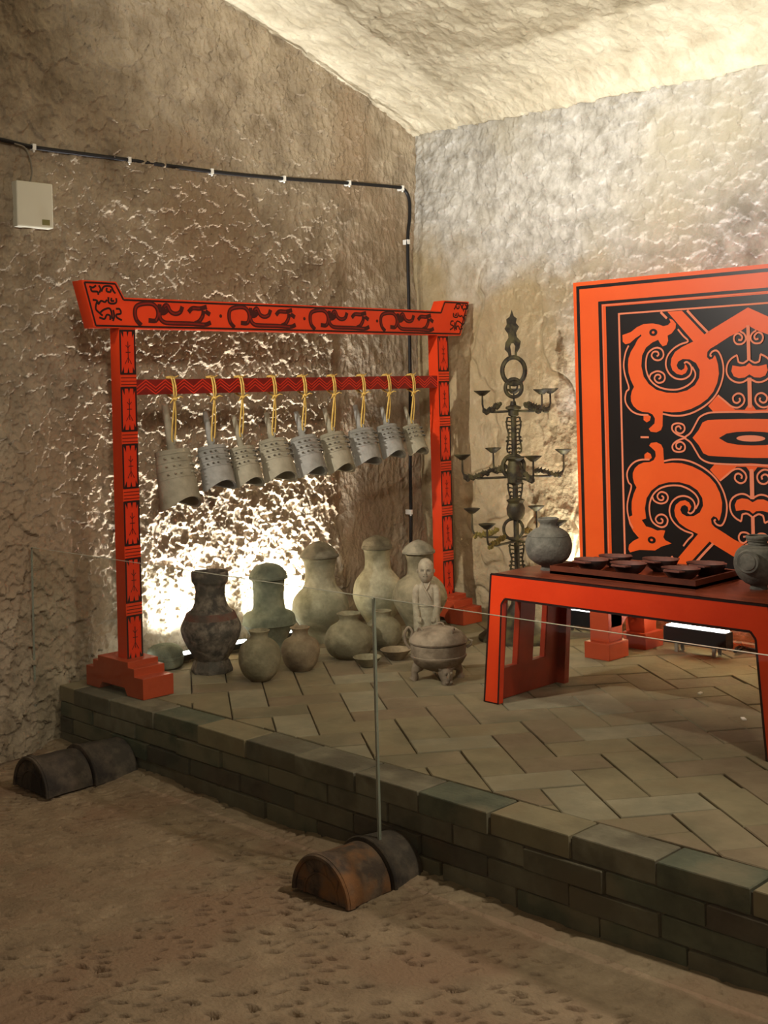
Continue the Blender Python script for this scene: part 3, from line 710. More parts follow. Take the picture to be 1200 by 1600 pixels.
# ------------------------------------------------------------------ tripod vessel
px = 686; base = foot_spot(px, 1062, 0.0); base.z = HP; D = depth(base); s = D / F_PX
tp = thing('tripod_vessel', tuple(base), 'warm grey pottery tripod cauldron with domed lid and animal-shaped feet', 'cauldron')
Z = lambda y: z_at(px, y, D) - HP
MB().lathe([(0.001, Z(1046)), (16*s, Z(1046)), (28*s, Z(1041)), (38*s, Z(1034)), (42.5*s, Z(1026)), (44*s, Z(1024)), (44*s, Z(1022)), (42.5*s, Z(1021)), (43.5*s, Z(1010)), (44*s, Z(1004)), (41*s, Z(1004)), (38*s, Z(1008)), (20*s, Z(1030)), (0.001, Z(1032))], tuple(base), 44).build('body', p_ding, tp, smooth=True)
lid = MB().lathe([(0.001, Z(1002.5)), (45*s, Z(1002.5)), (46*s, Z(1000)), (44*s, Z(995)), (38*s, Z(988)), (28*s, Z(982)), (15*s, Z(978.5)), (0.001, Z(977.5))], tuple(base), 44).build('lid', p_ding, tp, smooth=True)
for a in (200, -40, 80):
    a = math.radians(a); d = (rt * math.cos(a) + fw * math.sin(a)); c = base + d * 30 * s; c.z = HP + Z(984)
    pts = [c + d * (5 * s * math.cos(q)) * 0.5 + Vector((0, 0, 1)) * (5.5 * s * math.sin(q)) + d.cross(up) * (5.5 * s * math.cos(q)) for q in [2 * PI * i / 12 for i in range(12)]]
    MB().tube(pts, 0.0045, 6, True).build('ring_knob', p_ding, lid, smooth=True)
for sg in (-1,):
    d = rt * sg; c = base + d * 44 * s; c.z = HP
    pts = [c + d * 0.0 + Vector((0, 0, Z(1012))), c + d * 7 * s + Vector((0, 0, Z(1002))), c + d * 8 * s + Vector((0, 0, Z(988))), c + d * 2 * s + Vector((0, 0, Z(979))), c - d * 4 * s + Vector((0, 0, Z(986))), c - d * 1 * s + Vector((0, 0, Z(998)))]
    MB().tube(smooth_line(pts, 4, False), 0.006, 7).build('ear_handle', p_ding, tp, smooth=True)
pts = [base + rt * 44 * s + Vector((0, 0, Z(1012))), base + rt * 51 * s + Vector((0, 0, Z(1008))), base + rt * 53 * s + Vector((0, 0, Z(1002))), base + rt * 47 * s + Vector((0, 0, Z(1000)))]
MB().tube(pts, [0.007, 0.006, 0.006, 0.005], 7).build('ear_handle', p_ding, tp, smooth=True)
# three feet: the front one reads as an animal mask with muzzle
for k, (dx, dy) in enumerate(((9, -25), (-33, 2), (28, 10))):
    c = base + rt * dx * s + fw * dy * s; c.z = HP; q = (c - base); q.z = 0; q.normalize()
    lg = MB()
    if k == 0:
        lg.tube([c - q * .012 + up * Z(1036), c + up * Z(1044), c + q * .012 + up * Z(1054), c + q * .014 + up * Z(1060) , c + q * .018 + up * 0.010, c + q * .018 + up * 0.001], [0.026, 0.033, 0.026, 0.021, 0.025, 0.024], 12)
        f_ = lg.build('foot', p_ding, tp, smooth=True)
        ms = MB(); side = q.cross(up)
        for sg in (-1, 1):
            ms.ball(c + q * .036 + side * sg * .013 + up * (Z(1044)), 0.006, 8)
            ms.tube([c + q * .01 + side * sg * .024 + up * Z(1040), c + q * .012 + side * sg * .036 + up * Z(1037)], [0.009, 0.004], 7)
            ms.ball(c + q * .04 + side * sg * .010 + up * 0.012, (0.009, 0.009, 0.007), 8)
        ms.ball(c + q * .036 + up * 0.03, (0.009, 0.009, 0.022), 8)
        ms.build('mask', p_ding, f_, smooth=True)
    else:
        lg.tube([c - q * .02 + up * Z(1034), c + q * .0 + up * Z(1042), c + q * .014 + up * 0.035, c + q * .012 + up * 0.014, c + q * .02 + up * 0.001], [0.026, 0.025, 0.015, 0.016, 0.021], 12)
        lg.build('foot', p_ding, tp, smooth=True)

# ------------------------------------------------------------------ standing figurine
px = 669; base = foot_spot(px, 1022, 0.03); D = depth(base); s = D / F_PX; Hf = (z_at(px, 871, D) - HP)
fg = thing('pottery_figurine', tuple(base), 'standing clay figurine in crossed-collar robe, arms hanging, behind the tripod cauldron', 'figurine')
fr = -fw * 0.98 + rt * -0.12; fr.normalize(); sd = fr.cross(up) * -1
def fp(a, b, z): return base + sd * a + fr * b + up * (z * Hf)
def rings(spec, n=24):
    vs = []; fs = []
    for (z, wx, wy, fo) in spec:
        for i in range(n):
            a = 2 * PI * i / n; vs.append(fp(wx * math.cos(a), fo + wy * math.sin(a), z))
    k = len(spec)
    for j in range(k - 1):
        for i in range(n): fs.append((j * n + i, j * n + (i + 1) % n, (j + 1) * n + (i + 1) % n, (j + 1) * n + i))
    fs.append(tuple(range(n))[::-1]); fs.append(tuple((k - 1) * n + i for i in range(n))); return vs, fs
u_ = Hf / 0.38
vs, fs = rings([(0.0,.050,.036,0),(0.04,.050,.036,0),(0.12,.046,.034,0),(0.3,.043,.032,0),(0.46,.041,.030,0),(0.56,.040,.028,0),(0.64,.045,.028,0),(0.69,.047,.026,-.002),(0.715,.038,.024,-.002),(0.735,.022,.020,0),(0.76,.016,.016,.003),(0.79,.016,.016,.004)])
MB().add(vs, fs).build('robed_body', p_fig, fg, smooth=True, auto=False)
hd = MB(); R_ = Matrix((sd, fr, up)).transposed()
hc = fp(0, 0.006, 0.862)
# head: one surface of rings, chin narrow and skull full, nose and brow pushed forward
vs = []; fs = []; n = 28; K = 20
for j in range(K + 1):
    t = j / K; ph = -PI / 2 + PI * t; zz_ = math.sin(ph) * 0.133; rr = math.cos(ph) ** 0.85 if 0 < j < K else 0.02
    wx = 0.039 * rr * (0.84 + 0.22 * t) ; wy = 0.036 * rr
    for i in range(n):
        a = 2 * PI * i / n; x = wx * math.cos(a); y = wy * math.sin(a)
        front = max(0, math.sin(a)) ** 2; lx = x / 0.03
        y += front * (0.011 * math.exp(-(lx / 0.16) ** 2) * math.exp(-((t - 0.44) / 0.09) ** 2))            # nose
        y -= front * 0.0065 * sum(math.exp(-((lx - e_) / 0.17) ** 2) for e_ in (-.38, .38)) * math.exp(-((t - 0.53) / 0.05) ** 2)   # eye sockets
        y += front * 0.0045 * math.exp(-(lx / 0.3) ** 2) * math.exp(-((t - 0.30) / 0.035) ** 2)              # lips
        vs.append(hc + sd * x + fr * y + up * (zz_ * Hf))
for j in range(K):
    for i in range(n): fs.append((j * n + i, j * n + (i + 1) % n, (j + 1) * n + (i + 1) % n, (j + 1) * n + i))
hdo = MB().add(vs, fs).build('head', p_fig, fg, smooth=True, auto=False)
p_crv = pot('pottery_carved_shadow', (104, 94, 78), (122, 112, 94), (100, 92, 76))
def hp_(a, z, o): return hc + sd * a + fr * o + up * z
MB().tube([hp_(0, 0.010, .034), hp_(0, -.002, .040), hp_(0, -.009, .043)], [0.0035, 0.0045, 0.006], 8).build('nose', p_fig, hdo, smooth=True)
MB().tube([hp_(-.010, -.0215, .0325), hp_(0, -.0225, .0365), hp_(.010, -.0215, .0325)], 0.0022, 6).build('mouth', p_crv, hdo)
for sg in (-1, 1):
    MB().tube([hp_(sg * .007, .005, .0345), hp_(sg * .014, .0062, .0325), hp_(sg * .021, .004, .028)], 0.0022, 6).build('eye', p_crv, hdo)
    MB().tube([hp_(sg * .006, .0125, .0350), hp_(sg * .015, .0150, .0325), hp_(sg * .024, .011, .0265)], 0.0024, 6).build('brow', p_fig, hdo)
for sg in (-1, 1): MB().ball(hc + sd * sg * 0.039 + fr * -.002, (0.004, 0.006, 0.010), 8).build('ear', p_fig, hdo, smooth=True)
MB().ball(hc + up * 0.019 - fr * 0.010, (0.0395, 0.034, 0.0385), 16).build('hair', p_fig, hdo, smooth=True)
for sg in (-1, 1):
    am = MB().tube(smooth_line([fp(sg * .034, 0, .695), fp(sg * .047, .004, .66), fp(sg * .050, .008, .55), fp(sg * .048, .014, .44), fp(sg * .042, .024, .36)], 4), [0.017] * 4 + [0.018] * 4 + [0.017] * 4 + [0.016] * 5, 12)
    a_ = am.build('arm', p_fig, fg, smooth=True)
    MB().tube([fp(sg * .046, .016, .46), fp(sg * .043, .022, .36), fp(sg * .040, .024, .24)], [0.017, 0.020, 0.022], 12).build('sleeve', p_fig, a_, smooth=True)
    hnd = MB().ball(fp(sg * .036, .036, .37), (0.010, 0.010, 0.012), 10)
    for q in range(4): hnd.tube([fp(sg * (.040 - q * .0045), .042, .375), fp(sg * (.038 - q * .0045), .047, .35), fp(sg * (.036 - q * .0045), .043, .33)], [0.003, 0.0028, 0.002], 6)
    hnd.tube([fp(sg * .027, .038, .385), fp(sg * .023, .043, .36)], [0.003, 0.002], 6)
    hnd.build('hand', p_fig, a_, smooth=True)
cl = MB()
cl.tube([fp(-.020, .014, .755), fp(-.010, .026, .70), fp(.010, .031, .62), (fp(.022, .029, .56))], [0.004, 0.005, 0.005, 0.003], 6)
cl.tube([fp(.020, .014, .755), fp(.010, .026, .70), fp(-.002, .0305, .655)], [0.004, 0.005, 0.004], 6)
cl.build('crossed_collar', p_fig, fg, smooth=True)
MB().tube([fp(.043 * math.cos(a), .031 * math.sin(a), .50) for a in [2 * PI * i / 24 for i in range(24)]], 0.0025, 6, True).build('belt', p_fig, fg)

# ------------------------------------------------------------------ bronze lamp tree
LX, LY = -3.80, 4.70
lt = thing('lamp_tree', (LX, LY, HP), 'tall dark bronze branching oil-lamp tree with small dishes, left of the screen', 'lamp')
Lr = rt; Lf = fw
def lp(a, z, dpt=0.0): return Vector((LX, LY, 0)) + Lr * a + Lf * dpt + up * z
q_ = 0.0008505
def lc(cx_, cy_, d=0.0): return lp((cx_ - 425) * q_, 1.9255 - cy_ * q_, d)
MB().lathe([(0.001, 0), (0.20, 0), (0.20, 0.012), (0.17, 0.035), (0.11, 0.075), (0.06, 0.125), (0.035, 0.17), (0.03, 0.20), (0.001, 0.20)], (LX, LY, HP), 32).build('base', bronze, lt, smooth=True)
st = MB().tube([lp(0, 0.44), lp(0, 1.39)], 0.0135, 10).build('stem', bronze, lt, smooth=True)
def plate(pts, holes=()): return pts
fl = MB(); PR = lambda t0: None
def lamp_plate(mb, pts, t=0.006):
    P2 = [Vector(((p[0] - 425) * q_, 1.9255 - p[1] * q_)) for p in pts]
    mb.prism([(p.x, p.y) for p in P2], lambda u, v, tt: lp(u, v, tt), -t, t)
# openwork flanges beside the stem: beads and bars
for sg in (-1, 1):
    for (ya_, yb_) in ((680, 880), (1040, 1160), (1400, 1560)):
        fm = MB()
        nn = int((yb_ - ya_) / 22)
        for k in range(nn + 1):
            yy = ya_ + (yb_ - ya_) * k / nn; wv = 34 + 7 * math.sin(k * 1.3)
            fm.tube([lc(425 + sg * 14, yy), lc(425 + sg * wv, yy - 6)], 0.0035, 5); fm.ball(lc(425 + sg * (wv + 2), yy), 0.0065, 7)
        fm.tube([lc(425 + sg * (36 + 6 * math.sin(k)), ya_ + (yb_ - ya_) * k / nn) for k in range(nn + 1)], 0.0045, 6)
        fm.build('openwork_flange', bronze, lt, smooth=True)
# finial: flame above two rings
fin = MB(); 
lamp_plate(fin, [(430,52),(441,88),(458,102),(452,128),(470,150),(452,185),(456,210),(478,235),(470,275),(455,300),(452,334),(440,330),(446,262),(436,245),(424,245),(416,262),(424,330),(408,334),(402,300),(384,280),(390,240),(408,212),(406,190),(386,160),(400,135),(398,105),(418,90)][::-1])
fin.build('flame_finial', bronze, lt)
def ell(cx_, cy_, rx_, ry_, r, nm, m=bronze, dd=0.0):
    return MB().tube([lc(cx_ + rx_ * math.cos(a), cy_ + ry_ * math.sin(a), dd) for a in [2 * PI * i / 28 for i in range(28)]], r, 7, True).build(nm, m, lt, smooth=True)
ell(433, 405, 66, 78, 0.0115, 'ring'); ell(430, 505, 48, 52, 0.0095, 'ring'); ell(430, 495, 22, 26, 0.005, 'ring')
ell(418, 962, 62, 66, 0.011, 'ring'); ell(408, 1325, 56, 60, 0.008, 'ring')
MB().lathe([(0.014, -0.05), (0.030, -0.045), (0.044, -0.02), (0.046, 0.01), (0.036, 0.035), (0.046, 0.05), (0.03, 0.058), (0.014, 0.06)], lc(425, 1215), 20).build('bulb', bronze, st, smooth=True)
MB().lathe([(0.012, -0.028), (0.026, -0.02), (0.024, 0.005), (0.038, 0.012), (0.038, 0.022), (0.016, 0.03), (0.012, 0.05)], lc(425, 640), 20).build('collar', bronze, st, smooth=True)
MB().lathe([(0.014, -0.09), (0.036, -0.075), (0.040, -0.02), (0.030, 0.03), (0.05, 0.045), (0.05, 0.052), (0.014, 0.055)], lc(425, 965), 20).build('collar', bronze, st, smooth=True)
arms = [(-0.150, 0.02, 640, 525, 0), (0.140, -0.02, 640, 525, 0), (0.02, 0.15, 640, 518, 0), (0.195, 0.08, 640, 522, 0),
        (-0.260, -0.02, 1022, 893, 0), (-0.085, 0.22, 1000, 872, 0), (0.064, -0.23, 1025, 897, 0), (0.250, 0.05, 1022, 880, 0),
        (-0.205, 0.17, 1380, 1228, 1), (-0.160, -0.19, 1395, 1275, 1), (0.125, 0.19, 1380, 1225, 1), (0.185, -0.17, 1395, 1270, 1)]
for (da, df, yb_, yd_, och) in arms:
    zb_ = 1.9255 - yb_ * q_; zd = 1.9255 - yd_ * q_ ; v = Lr * da + Lf * df; ln = v.length; v.normalize(); c0 = Vector((LX, LY, 0))
    am = MB().tube([c0 + v * 0.012 + up * zb_, c0 + v * ln * 0.7 + up * (zb_ - 0.002), c0 + v * (ln * 0.97) + up * (zb_ + 0.012), c0 + v * ln + up * (zb_ + 0.035), c0 + v * ln + up * (zd - 0.018)], [0.006, 0.006, 0.006, 0.005, 0.0045], 7)
    ao = am.build('arm', bronze, lt, smooth=True)
    orn = MB()
    rnd = random.Random(int(yb_ + da * 100))
    nb = 16
    for k in range(nb):
        f_ = 0.42 + 0.55 * k / nb
        c = c0 + v * ln * f_ + up * (zb_ + 0.010 + 0.014 * rnd.random() + 0.016 * math.sin(f_ * 5))
        orn.ball(c, (0.010 + 0.006 * rnd.random(),) * 3, 6)
        if k % 2: orn.tube([c, c + up * 0.016 + v * 0.008], [0.005, 0.002], 5)
    orn.build('openwork_scroll', bronze_y if och else bronze, ao)
    dc = c0 + v * ln
    MB().lathe([(0.001, -0.018), (0.012, -0.018), (0.022, -0.010), (0.040, 0.004), (0.042, 0.008), (0.036, 0.008), (0.02, -0.002), (0.001, -0.004)], (dc.x, dc.y, zd), 20).build('dish', bronze, ao, smooth=True)

# ------------------------------------------------------------------ standing screen
SY = 4.70; XM = -2.525; ZM = 1.260; SX0 = -3.42; SX1 = 2 * XM - SX0; SZ0, SZ1 = 0.535, 1.985
sn = thing('lacquer_screen', (XM, SY, HP), 'large orange and black lacquered screen painted with curling bird-headed dragons', 'screen')
pan = MB().box((SX0, SY, SZ0), (SX1, SY + 0.055, SZ1)).build('panel', scr_o, sn)
XZ = lambda k: (lambda u, v: (u, SY - 0.0009 * k, v))
def frame(mb, dx0, dx1, dz0, dz1, k):
    f_ = XZ(k); xa, xb, za, zb = SX0, SX1, SZ0, SZ1
    for q in ([(xa + dx0, za + dz0), (xb - dx0, za + dz0), (xb - dx1, za + dz1), (xa + dx1, za + dz1)], [(xb - dx0, za + dz0), (xb - dx0, zb - dz0), (xb - dx1, zb - dz1), (xb - dx1, za + dz1)],
              [(xb - dx0, zb - dz0), (xa + dx0, zb - dz0), (xa + dx1, zb - dz1), (xb - dx1, zb - dz1)], [(xa + dx0, zb - dz0), (xa + dx0, za + dz0), (xa + dx1, za + dz1), (xa + dx1, zb - dz1)]): flat(mb, q, f_)
mb = MB()
frame(mb, 0.018, 0.035, 0.018, 0.033, 1); frame(mb, 0.140, 0.158, 0.098, 0.112, 1)
flat(mb, [(SX0 + 0.181, SZ0 + 0.124), (SX1 - 0.181, SZ0 + 0.124), (SX1 - 0.181, SZ1 - 0.124), (SX0 + 0.181, SZ1 - 0.124)], XZ(1))
mb.build('painted_black_field', scr_k, pan)
mb = MB(); frame(mb, 0.163, 0.167, 0.115, 0.119, 2); frame(mb, 0.248, 0.258, 0.158, 0.166, 2)
mb.build('painted_pale_frame', scr_p, pan)
def U(p): q = on(1, SY, 960 + p[0] / 5.0, 470 + p[1] / 5.0); return (XM if p[0] >= 1057 else q.x, ZM if 1066.5 < p[1] < 1069 else q.z)
def Lw(p): q = on(1, SY, 960 + p[0] / 5.0, 680 + p[1] / 5.0); return (q.x, q.z)
AX = 1052
BODY = [(130,400),(112,450),(108,500),(112,560),(130,620),(155,672),(138,705),(130,745),(132,785),(150,822),(180,850),(220,868),(268,872),(300,888),(318,920),(315,958),(292,980),(270,1000),(285,1022),(330,1028),(365,1010),(378,980),(380,864),(450,871),(520,868),(600,845),(670,810),(730,765),(775,710),(805,640),(818,570),(812,500),(795,440),(785,425),(770,450),(745,460),(725,440),(728,400),(750,375),(800,345),(900,280),(990,235),(1066,192),(1066,50),(735,240),(705,262),(530,78),(415,85),(618,318),(530,360),(475,400),(447,450),(441,500),(455,542),(490,572),(530,580),(560,563),(575,532),(565,505),(552,492),(548,528),(525,543),(500,532),(488,505),(500,475),(535,455),(590,457),(640,487),(668,540),(665,600),(630,660),(570,700),(490,720),(410,718),(330,695),(270,650),(230,590),(212,510),(218,430)]
HEADU = [(130,400),(218,430),(250,365),(300,325),(345,305),(358,330),(380,356),(410,345),(424,310),(418,272),(450,255),(480,215),(484,180),(460,150),(430,138),(442,168),(420,190),(385,198),(350,185),(300,177),(230,182),(180,205),(130,245),(65,268),(68,320),(90,340),(125,330),(170,290),(215,262),(185,300),(160,350)]
HEADL = [(112,640),(118,690),(150,750),(195,803),(150,825),(118,855),(112,890),(125,915),(200,895),(320,900),(370,870),(450,845),(400,820),(385,795),(400,745),(370,740),(340,745),(290,722),(250,712),(215,660),(200,600)]
BAND = [(810,735),(945,850),(1020,852),(1042,820),(1066,790),(1066,880),(775,866),(735,822)]
RUY = [(1066,485),(1030,508),(985,515),(925,505),(916,550),(935,590),(975,605),(1020,600),(1066,575)]
TOE = [(230,895),(230,930),(255,950),(280,935),(287,905),(265,888)]
CART = [(612,1068),(660,1010),(690,950),(730,932),(800,928),(1066,922),(1066,1068)]
EYEB = [(820,1067),(880,1037),(960,1024),(1066,1020),(1066,1067)]
LINES = [([(115,350),(90,410),(77,500),(88,580),(118,680),(98,710),(88,770),(105,820),(145,865),(200,888),(270,892)], 10),
 ([(382,882),(450,896),(540,895),(620,872),(700,828),(760,778),(805,720),(840,640),(857,550),(848,470),(825,410),(800,388),(768,398),(752,425),(765,434)], 10),
 ([(812,738),(870,785),(920,825),(970,834),(1010,805),(1020,768),(1002,733),(965,724),(932,750),(936,786),(962,798),(986,780),(980,758)], 10),
 ([(500,222),(540,272),(580,316),(520,340),(465,375),(420,430),(406,500),(430,565),(480,605),(540,612),(590,585),(608,540),(598,500),(570,478),(548,488)], 10),
 ([(612,515),(638,570),(620,622),(570,665),(500,692),(420,692),(345,670),(290,625),(258,560),(250,490),(262,420),(295,382),(340,366),(378,385),(388,430),(360,462),(320,460),(295,430),(310,400),(340,398),(350,420),(335,434)], 10),
 ([(278,602),(292,570),(340,550),(385,565),(400,600),(385,632),(345,640),(318,612),(328,582),(355,578),(366,598),(350,612)], 10),
 ([(365,88),(415,138)], 14), ([(572,75),(655,165),(735,247)], 14), ([(1066,190),(1066,460)], 20), ([(1066,600),(1066,835)], 24),
 ([(985,238),(1020,260),(1032,300),(1005,335),(960,337),(938,305),(945,270),(975,256),(1002,280),(995,306),(972,304)], 10),
 ([(1066,450),(1048,462),(1010,487),(975,480)], 10), ([(975,482),(962,425)], 10), ([(964,423),(920,450),(890,490),(880,550),(900,600),(945,632),(1000,638),(1066,605)], 10),
 ([(558,1062),(600,1030),(640,960),(670,910),(720,882),(775,872),(900,868),(1066,868)], 10),
 ([(566,1068),(500,1046),(458,1010),(460,970),(500,956),(545,970),(552,1010),(522,1036),(487,1020),(487,988),(512,980),(525,1003)], 10)]
BLK = [([(212,268),(180,300),(158,345)], 9)]
EY = (0, -2e-5, 0); org = MB(EY); pal = MB(EY); bk = MB(EY)
def four(fn):                                    # the design repeats across both centre lines
    for mx in (0, 1):
        for mz in (0, 1):
            yield lambda p, mx=mx, mz=mz: ((2 * XM - p[0]) if mx else p[0], (2 * ZM - p[1]) if mz else p[1]), mz
def snap(p): return (min(p[0], XM), p[1])
for g, mz in four(0):
    for P_, k in ((BODY, 2), (BAND, 3), (RUY, 3), (TOE, 3), (CART, 2)):
        flat(org, [g(snap(U(p))) for p in P_], XZ(k))
    if not mz: flat(org, [g(snap(U(p))) for p in HEADU], XZ(3))
    else:
        flat(org, [((g((0, 0))[0] * 0 + (Lw(p)[0] if g((0, 0))[0] == 0 else 2 * XM - Lw(p)[0])), Lw(p)[1]) for p in HEADL], XZ(3))
    flat(bk, [g(snap(U(p))) for p in EYEB], XZ(4))
    for L_, wd in LINES:
        if L_[0][0] >= 1057 and L_[-1][0] >= 1057 and g((0, 0))[0] != 0: continue
        P2 = [g(snap(U(p))) for p in L_]; ribbon(pal, P2, wd / 5 * 0.0040, XZ(5), 4)
    for L_, wd in BLK:
        if not mz: ribbon(bk, [g(U(p)) for p in L_], wd / 5 * 0.0040, XZ(4), 4)
    ec = g(U((307, 247))) if not mz else ((Lw((295, 818))[0] if g((0, 0))[0] == 0 else 2 * XM - Lw((295, 818))[0]), Lw((295, 818))[1])
    disc(bk, ec, 0.021, XZ(4), 16, 0.016); disc(org, ec, 0.0075, XZ(5), 10, 0.006)
for mx in (0, 1):
    a = U((210, 1066)); b = U((275, 1066)); P2 = [(a[0], ZM), (b[0], ZM)]
    if mx: P2 = [(2 * XM - u, v) for u, v in P2]
    ribbon(pal, P2, 0.009, XZ(5), raw=True)
disc(pal, (XM, ZM), 0.066, XZ(5), 20, 0.0135)
org.build('painted_dragons', scr_o, pan, kind='stuff'); pal.build('painted_pale_scrolls', scr_p, pan, kind='stuff'); bk.build('painted_black_details', scr_k, pan, kind='stuff')
# stand: footed brackets with an arched bridge under the panel
for fx in (-3.295, 2 * XM + 3.295 - 0.145):
    x0, x1 = fx, fx + 0.135
    sd_ = MB().box((x0, 4.545, HP), (x1, 4.70, HP + 0.075)).box((x0 + .012, 4.575, HP + .075), (x1 - .022, 4.685, HP + 0.275))
    sto = sd_.build('stand', footm, sn, bevel=0.003)
    MB().box((x0 + .01, 4.84, HP), (x1, 4.99, HP + 0.075)).build('stand_block', footm, sto, bevel=0.003)
    ar = [(4.60, 0.40)] + [(4.60, 0.47), (4.625, 0.515), (4.66, 0.534), (4.93, 0.534), (4.965, 0.50), (4.965, HP + .075), (4.865, HP + .075), (4.865, 0.45), (4.72, 0.43), (4.685, 0.40)]
    MB().prism(ar, lambda u, v, t: (t, u, v), x0 + 0.012, x1 - 0.022).build('arched_bridge', footm, sto)

# ------------------------------------------------------------------ low table
TY0, TY1 = 3.66, 4.12; TZ = 0.769; TC = -2.506
tb = thing('low_table', (TC, 3.89, HP), 'low red lacquered table with splayed slotted legs and dark glossy top', 'table')
MB().box((-3.092, TY0 + .006, TZ - 0.03), (2 * TC + 3.092, TY1, TZ)).build('table_top', ttop, tb)
outl = [(-3.142, HP), (-3.072, HP), (-3.043, 0.655), (-3.025, 0.678), (2 * TC + 3.025, 0.678), (2 * TC + 3.043, 0.655), (2 * TC + 3.072, HP), (2 * TC + 3.142, HP), (2 * TC + 3.092, TZ), (-3.092, TZ)]
for yy in (TY0, TY1 - 0.03):
    fo = MB().prism(outl, lambda u, v, t: (u, t, v), yy + 0.03, yy).build('apron_frame' , lacq if yy == TY0 else tinn, tb)
    if yy == TY0:
        mb = MB(); ff = lambda u, v: (u, TY0 - 0.0006, v)
        for i in range(len(outl)):
            a, b = Vector(outl[i]), Vector(outl[(i + 1) % len(outl)]); c = Vector((TC, 0.5))
            ribbon(mb, [tuple(a), tuple(b)], 0.0085, ff, raw=True)
        mb.build('painted_edge_line', blk, fo)
for sg in (0, 1):
    mx = (lambda x: 2 * TC - x) if sg else (lambda x: x)
    # slotted side board between front and back frames (leaning), made of rails and stiles
    def slab(mb, ya, yb, za, zb):
        f0 = lambda z: -3.142 + (z - HP) / (TZ - HP) * 0.05
        for_ = [(f0(za) + 0.002, ya, za), (f0(za) + 0.032, ya, za), (f0(za) + 0.032, yb, za), (f0(za) + 0.002, yb, za), (f0(zb) + 0.002, ya, zb), (f0(zb) + 0.032, ya, zb), (f0(zb) + 0.032, yb, zb), (f0(zb) + 0.002, yb, zb)]
        for_ = [(mx(x), y, z) for x, y, z in for_]
        mb.add(for_, [(0,3,2,1),(4,5,6,7),(0,1,5,4),(1,2,6,5),(2,3,7,6),(3,0,4,7)])
    m_ = MB(); slab(m_, 3.69, 4.09, HP + .001, 0.385); slab(m_, 3.69, 4.09, 0.66, 0.735)
    for ya, yb in ((3.69, 3.735), (3.82, 3.915), (4.0, 4.09)): slab(m_, ya, yb, 0.385, 0.66)
    m_.build('slotted_leg_board', tinn, tb)

# tray with six eared cups
ty0, ty1, tx0, tx1 = 3.80, 4.105, -2.91, -2.27
tr = thing('serving_tray', ((tx0 + tx1) / 2, 3.945, TZ), 'dark brown rectangular wooden tray on the table, holding black eared cups', 'tray')
MB().box((tx0, ty0, TZ + 0.0008), (tx1, ty1, TZ + 0.012)).build('tray_floor', ttop, tr)
for a, b in (((tx0, ty0), (tx1, ty0 + .012)), ((tx0, ty1 - .012), (tx1, ty1)), ((tx0, ty0 + .012), (tx0 + .012, ty1 - .012)), ((tx1 - .012, ty0 + .012), (tx1, ty1 - .012))):
    MB().box((a[0], a[1], TZ), (b[0], b[1], TZ + 0.032)).build('tray_rim', mat('tray_brown_%d' % random.randint(0, 9999), lin((96, 46, 28)), lin((70, 34, 22)), 9, 0.4), tr)
def cup(loc, ang, lab, s=1.0):
    t = thing('eared_cup', (0, 0, 0), lab, 'cup', 'black lacquer eared cups on the tray')
    a_, b_ = 0.074 * s, 0.052 * s; h = 0.044 * s
    P_ = [(0.001, 0), (0.40, 0), (0.44, 0.08), (0.66, 0.30), (0.86, 0.66), (0.97, 0.97), (0.965, 1.0), (0.92, 0.97), (0.80, 0.62), (0.55, 0.28), (0.001, 0.2)]
    MB().lathe([(r, z * h) for r, z in P_[:7]] , (0, 0, 0), 28, a_, b_, caps=False).build('bowl', ware, t, smooth=True)
    bpy.data.objects[-1] if False else None
    MB().lathe([(r, z * h) for r, z in P_[6:]], (0, 0, 0.0006), 28, a_, b_, caps=False).build('inner_face', ware_in, t, smooth=True)
    for sg in (-1, 1):
        ear = [(-.040 * s, sg * b_ * .86), (-.030 * s, sg * (b_ + .016 * s)), (.030 * s, sg * (b_ + .016 * s)), (.040 * s, sg * b_ * .86), (0, sg * b_ * 0.97)]
        if sg < 0: ear = ear[::-1]
        MB().prism(ear[::-1], lambda u, v, tt: (u, v, tt), h * 0.86, h * 0.96).build('ear', ware_in, t)
    t.location = loc; t.rotation_euler = (0, 0, ang); ORG[t.name] = Vector(loc); return t
for (px, py, lab, sc_, zo) in ((924, 889, 'black eared cup at the left end of the tray, front row', 1.05, 0), (982, 895, 'black eared cup in the middle of the tray, front row', 1.05, 0), (1064, 905, 'black eared cup in the front row, nearest the tray corner on the right', 1.05, 0),
        (962, 877, 'black eared cup at the left of the back row, mostly hidden', 1.0, 0), (1032, 882, 'black eared cup with reddish rim, middle of the back row', 1.08, 0), (1104, 884, 'wide black eared cup with reddish rim, right of the back row', 1.1, 0)):
    p = on(2, TZ + 0.0125, px, py); yy = 3.878 if py > 886 else 4.028
    cup((on(1, yy, px, py).x, yy, TZ + 0.0125), random.uniform(-.15, .15), lab, sc_)
vessel('round_vase', 'round grey pottery vase with short neck, at the left end of the table', 'vase', 860, 892,
    [(14,888),(12,884),(20,880),(31,871),(36,858),(36,846),(31,834),(21,826),(14,823),(13,818),(16,813),(17,810)], p_grey, z=TZ, bands=((32,836,0.002),(14,824,0.002)), group='grey vases on the table')
t, b_, s_ = vessel('round_vase', 'grey ribbed pottery vase with round side disc, at the right end of the table', 'vase', 1190, 922,
    [(14,920),(13,914),(22,909),(32,898),(37,884),(36,870),(31,859),(22,853),(15,851),(15,845),(18,840),(18,837)], p_grey, z=TZ, bands=((24,854,0.002),(15,849,0.002),(16,844,0.002)), group='grey vases on the table')
v_ = (-rt * 0.62 - fw * 0.78).normalized(); cc = b_ + up * 0.105 + v_ * 0.085
Rm = v_.to_track_quat('Z', 'Y').to_matrix()
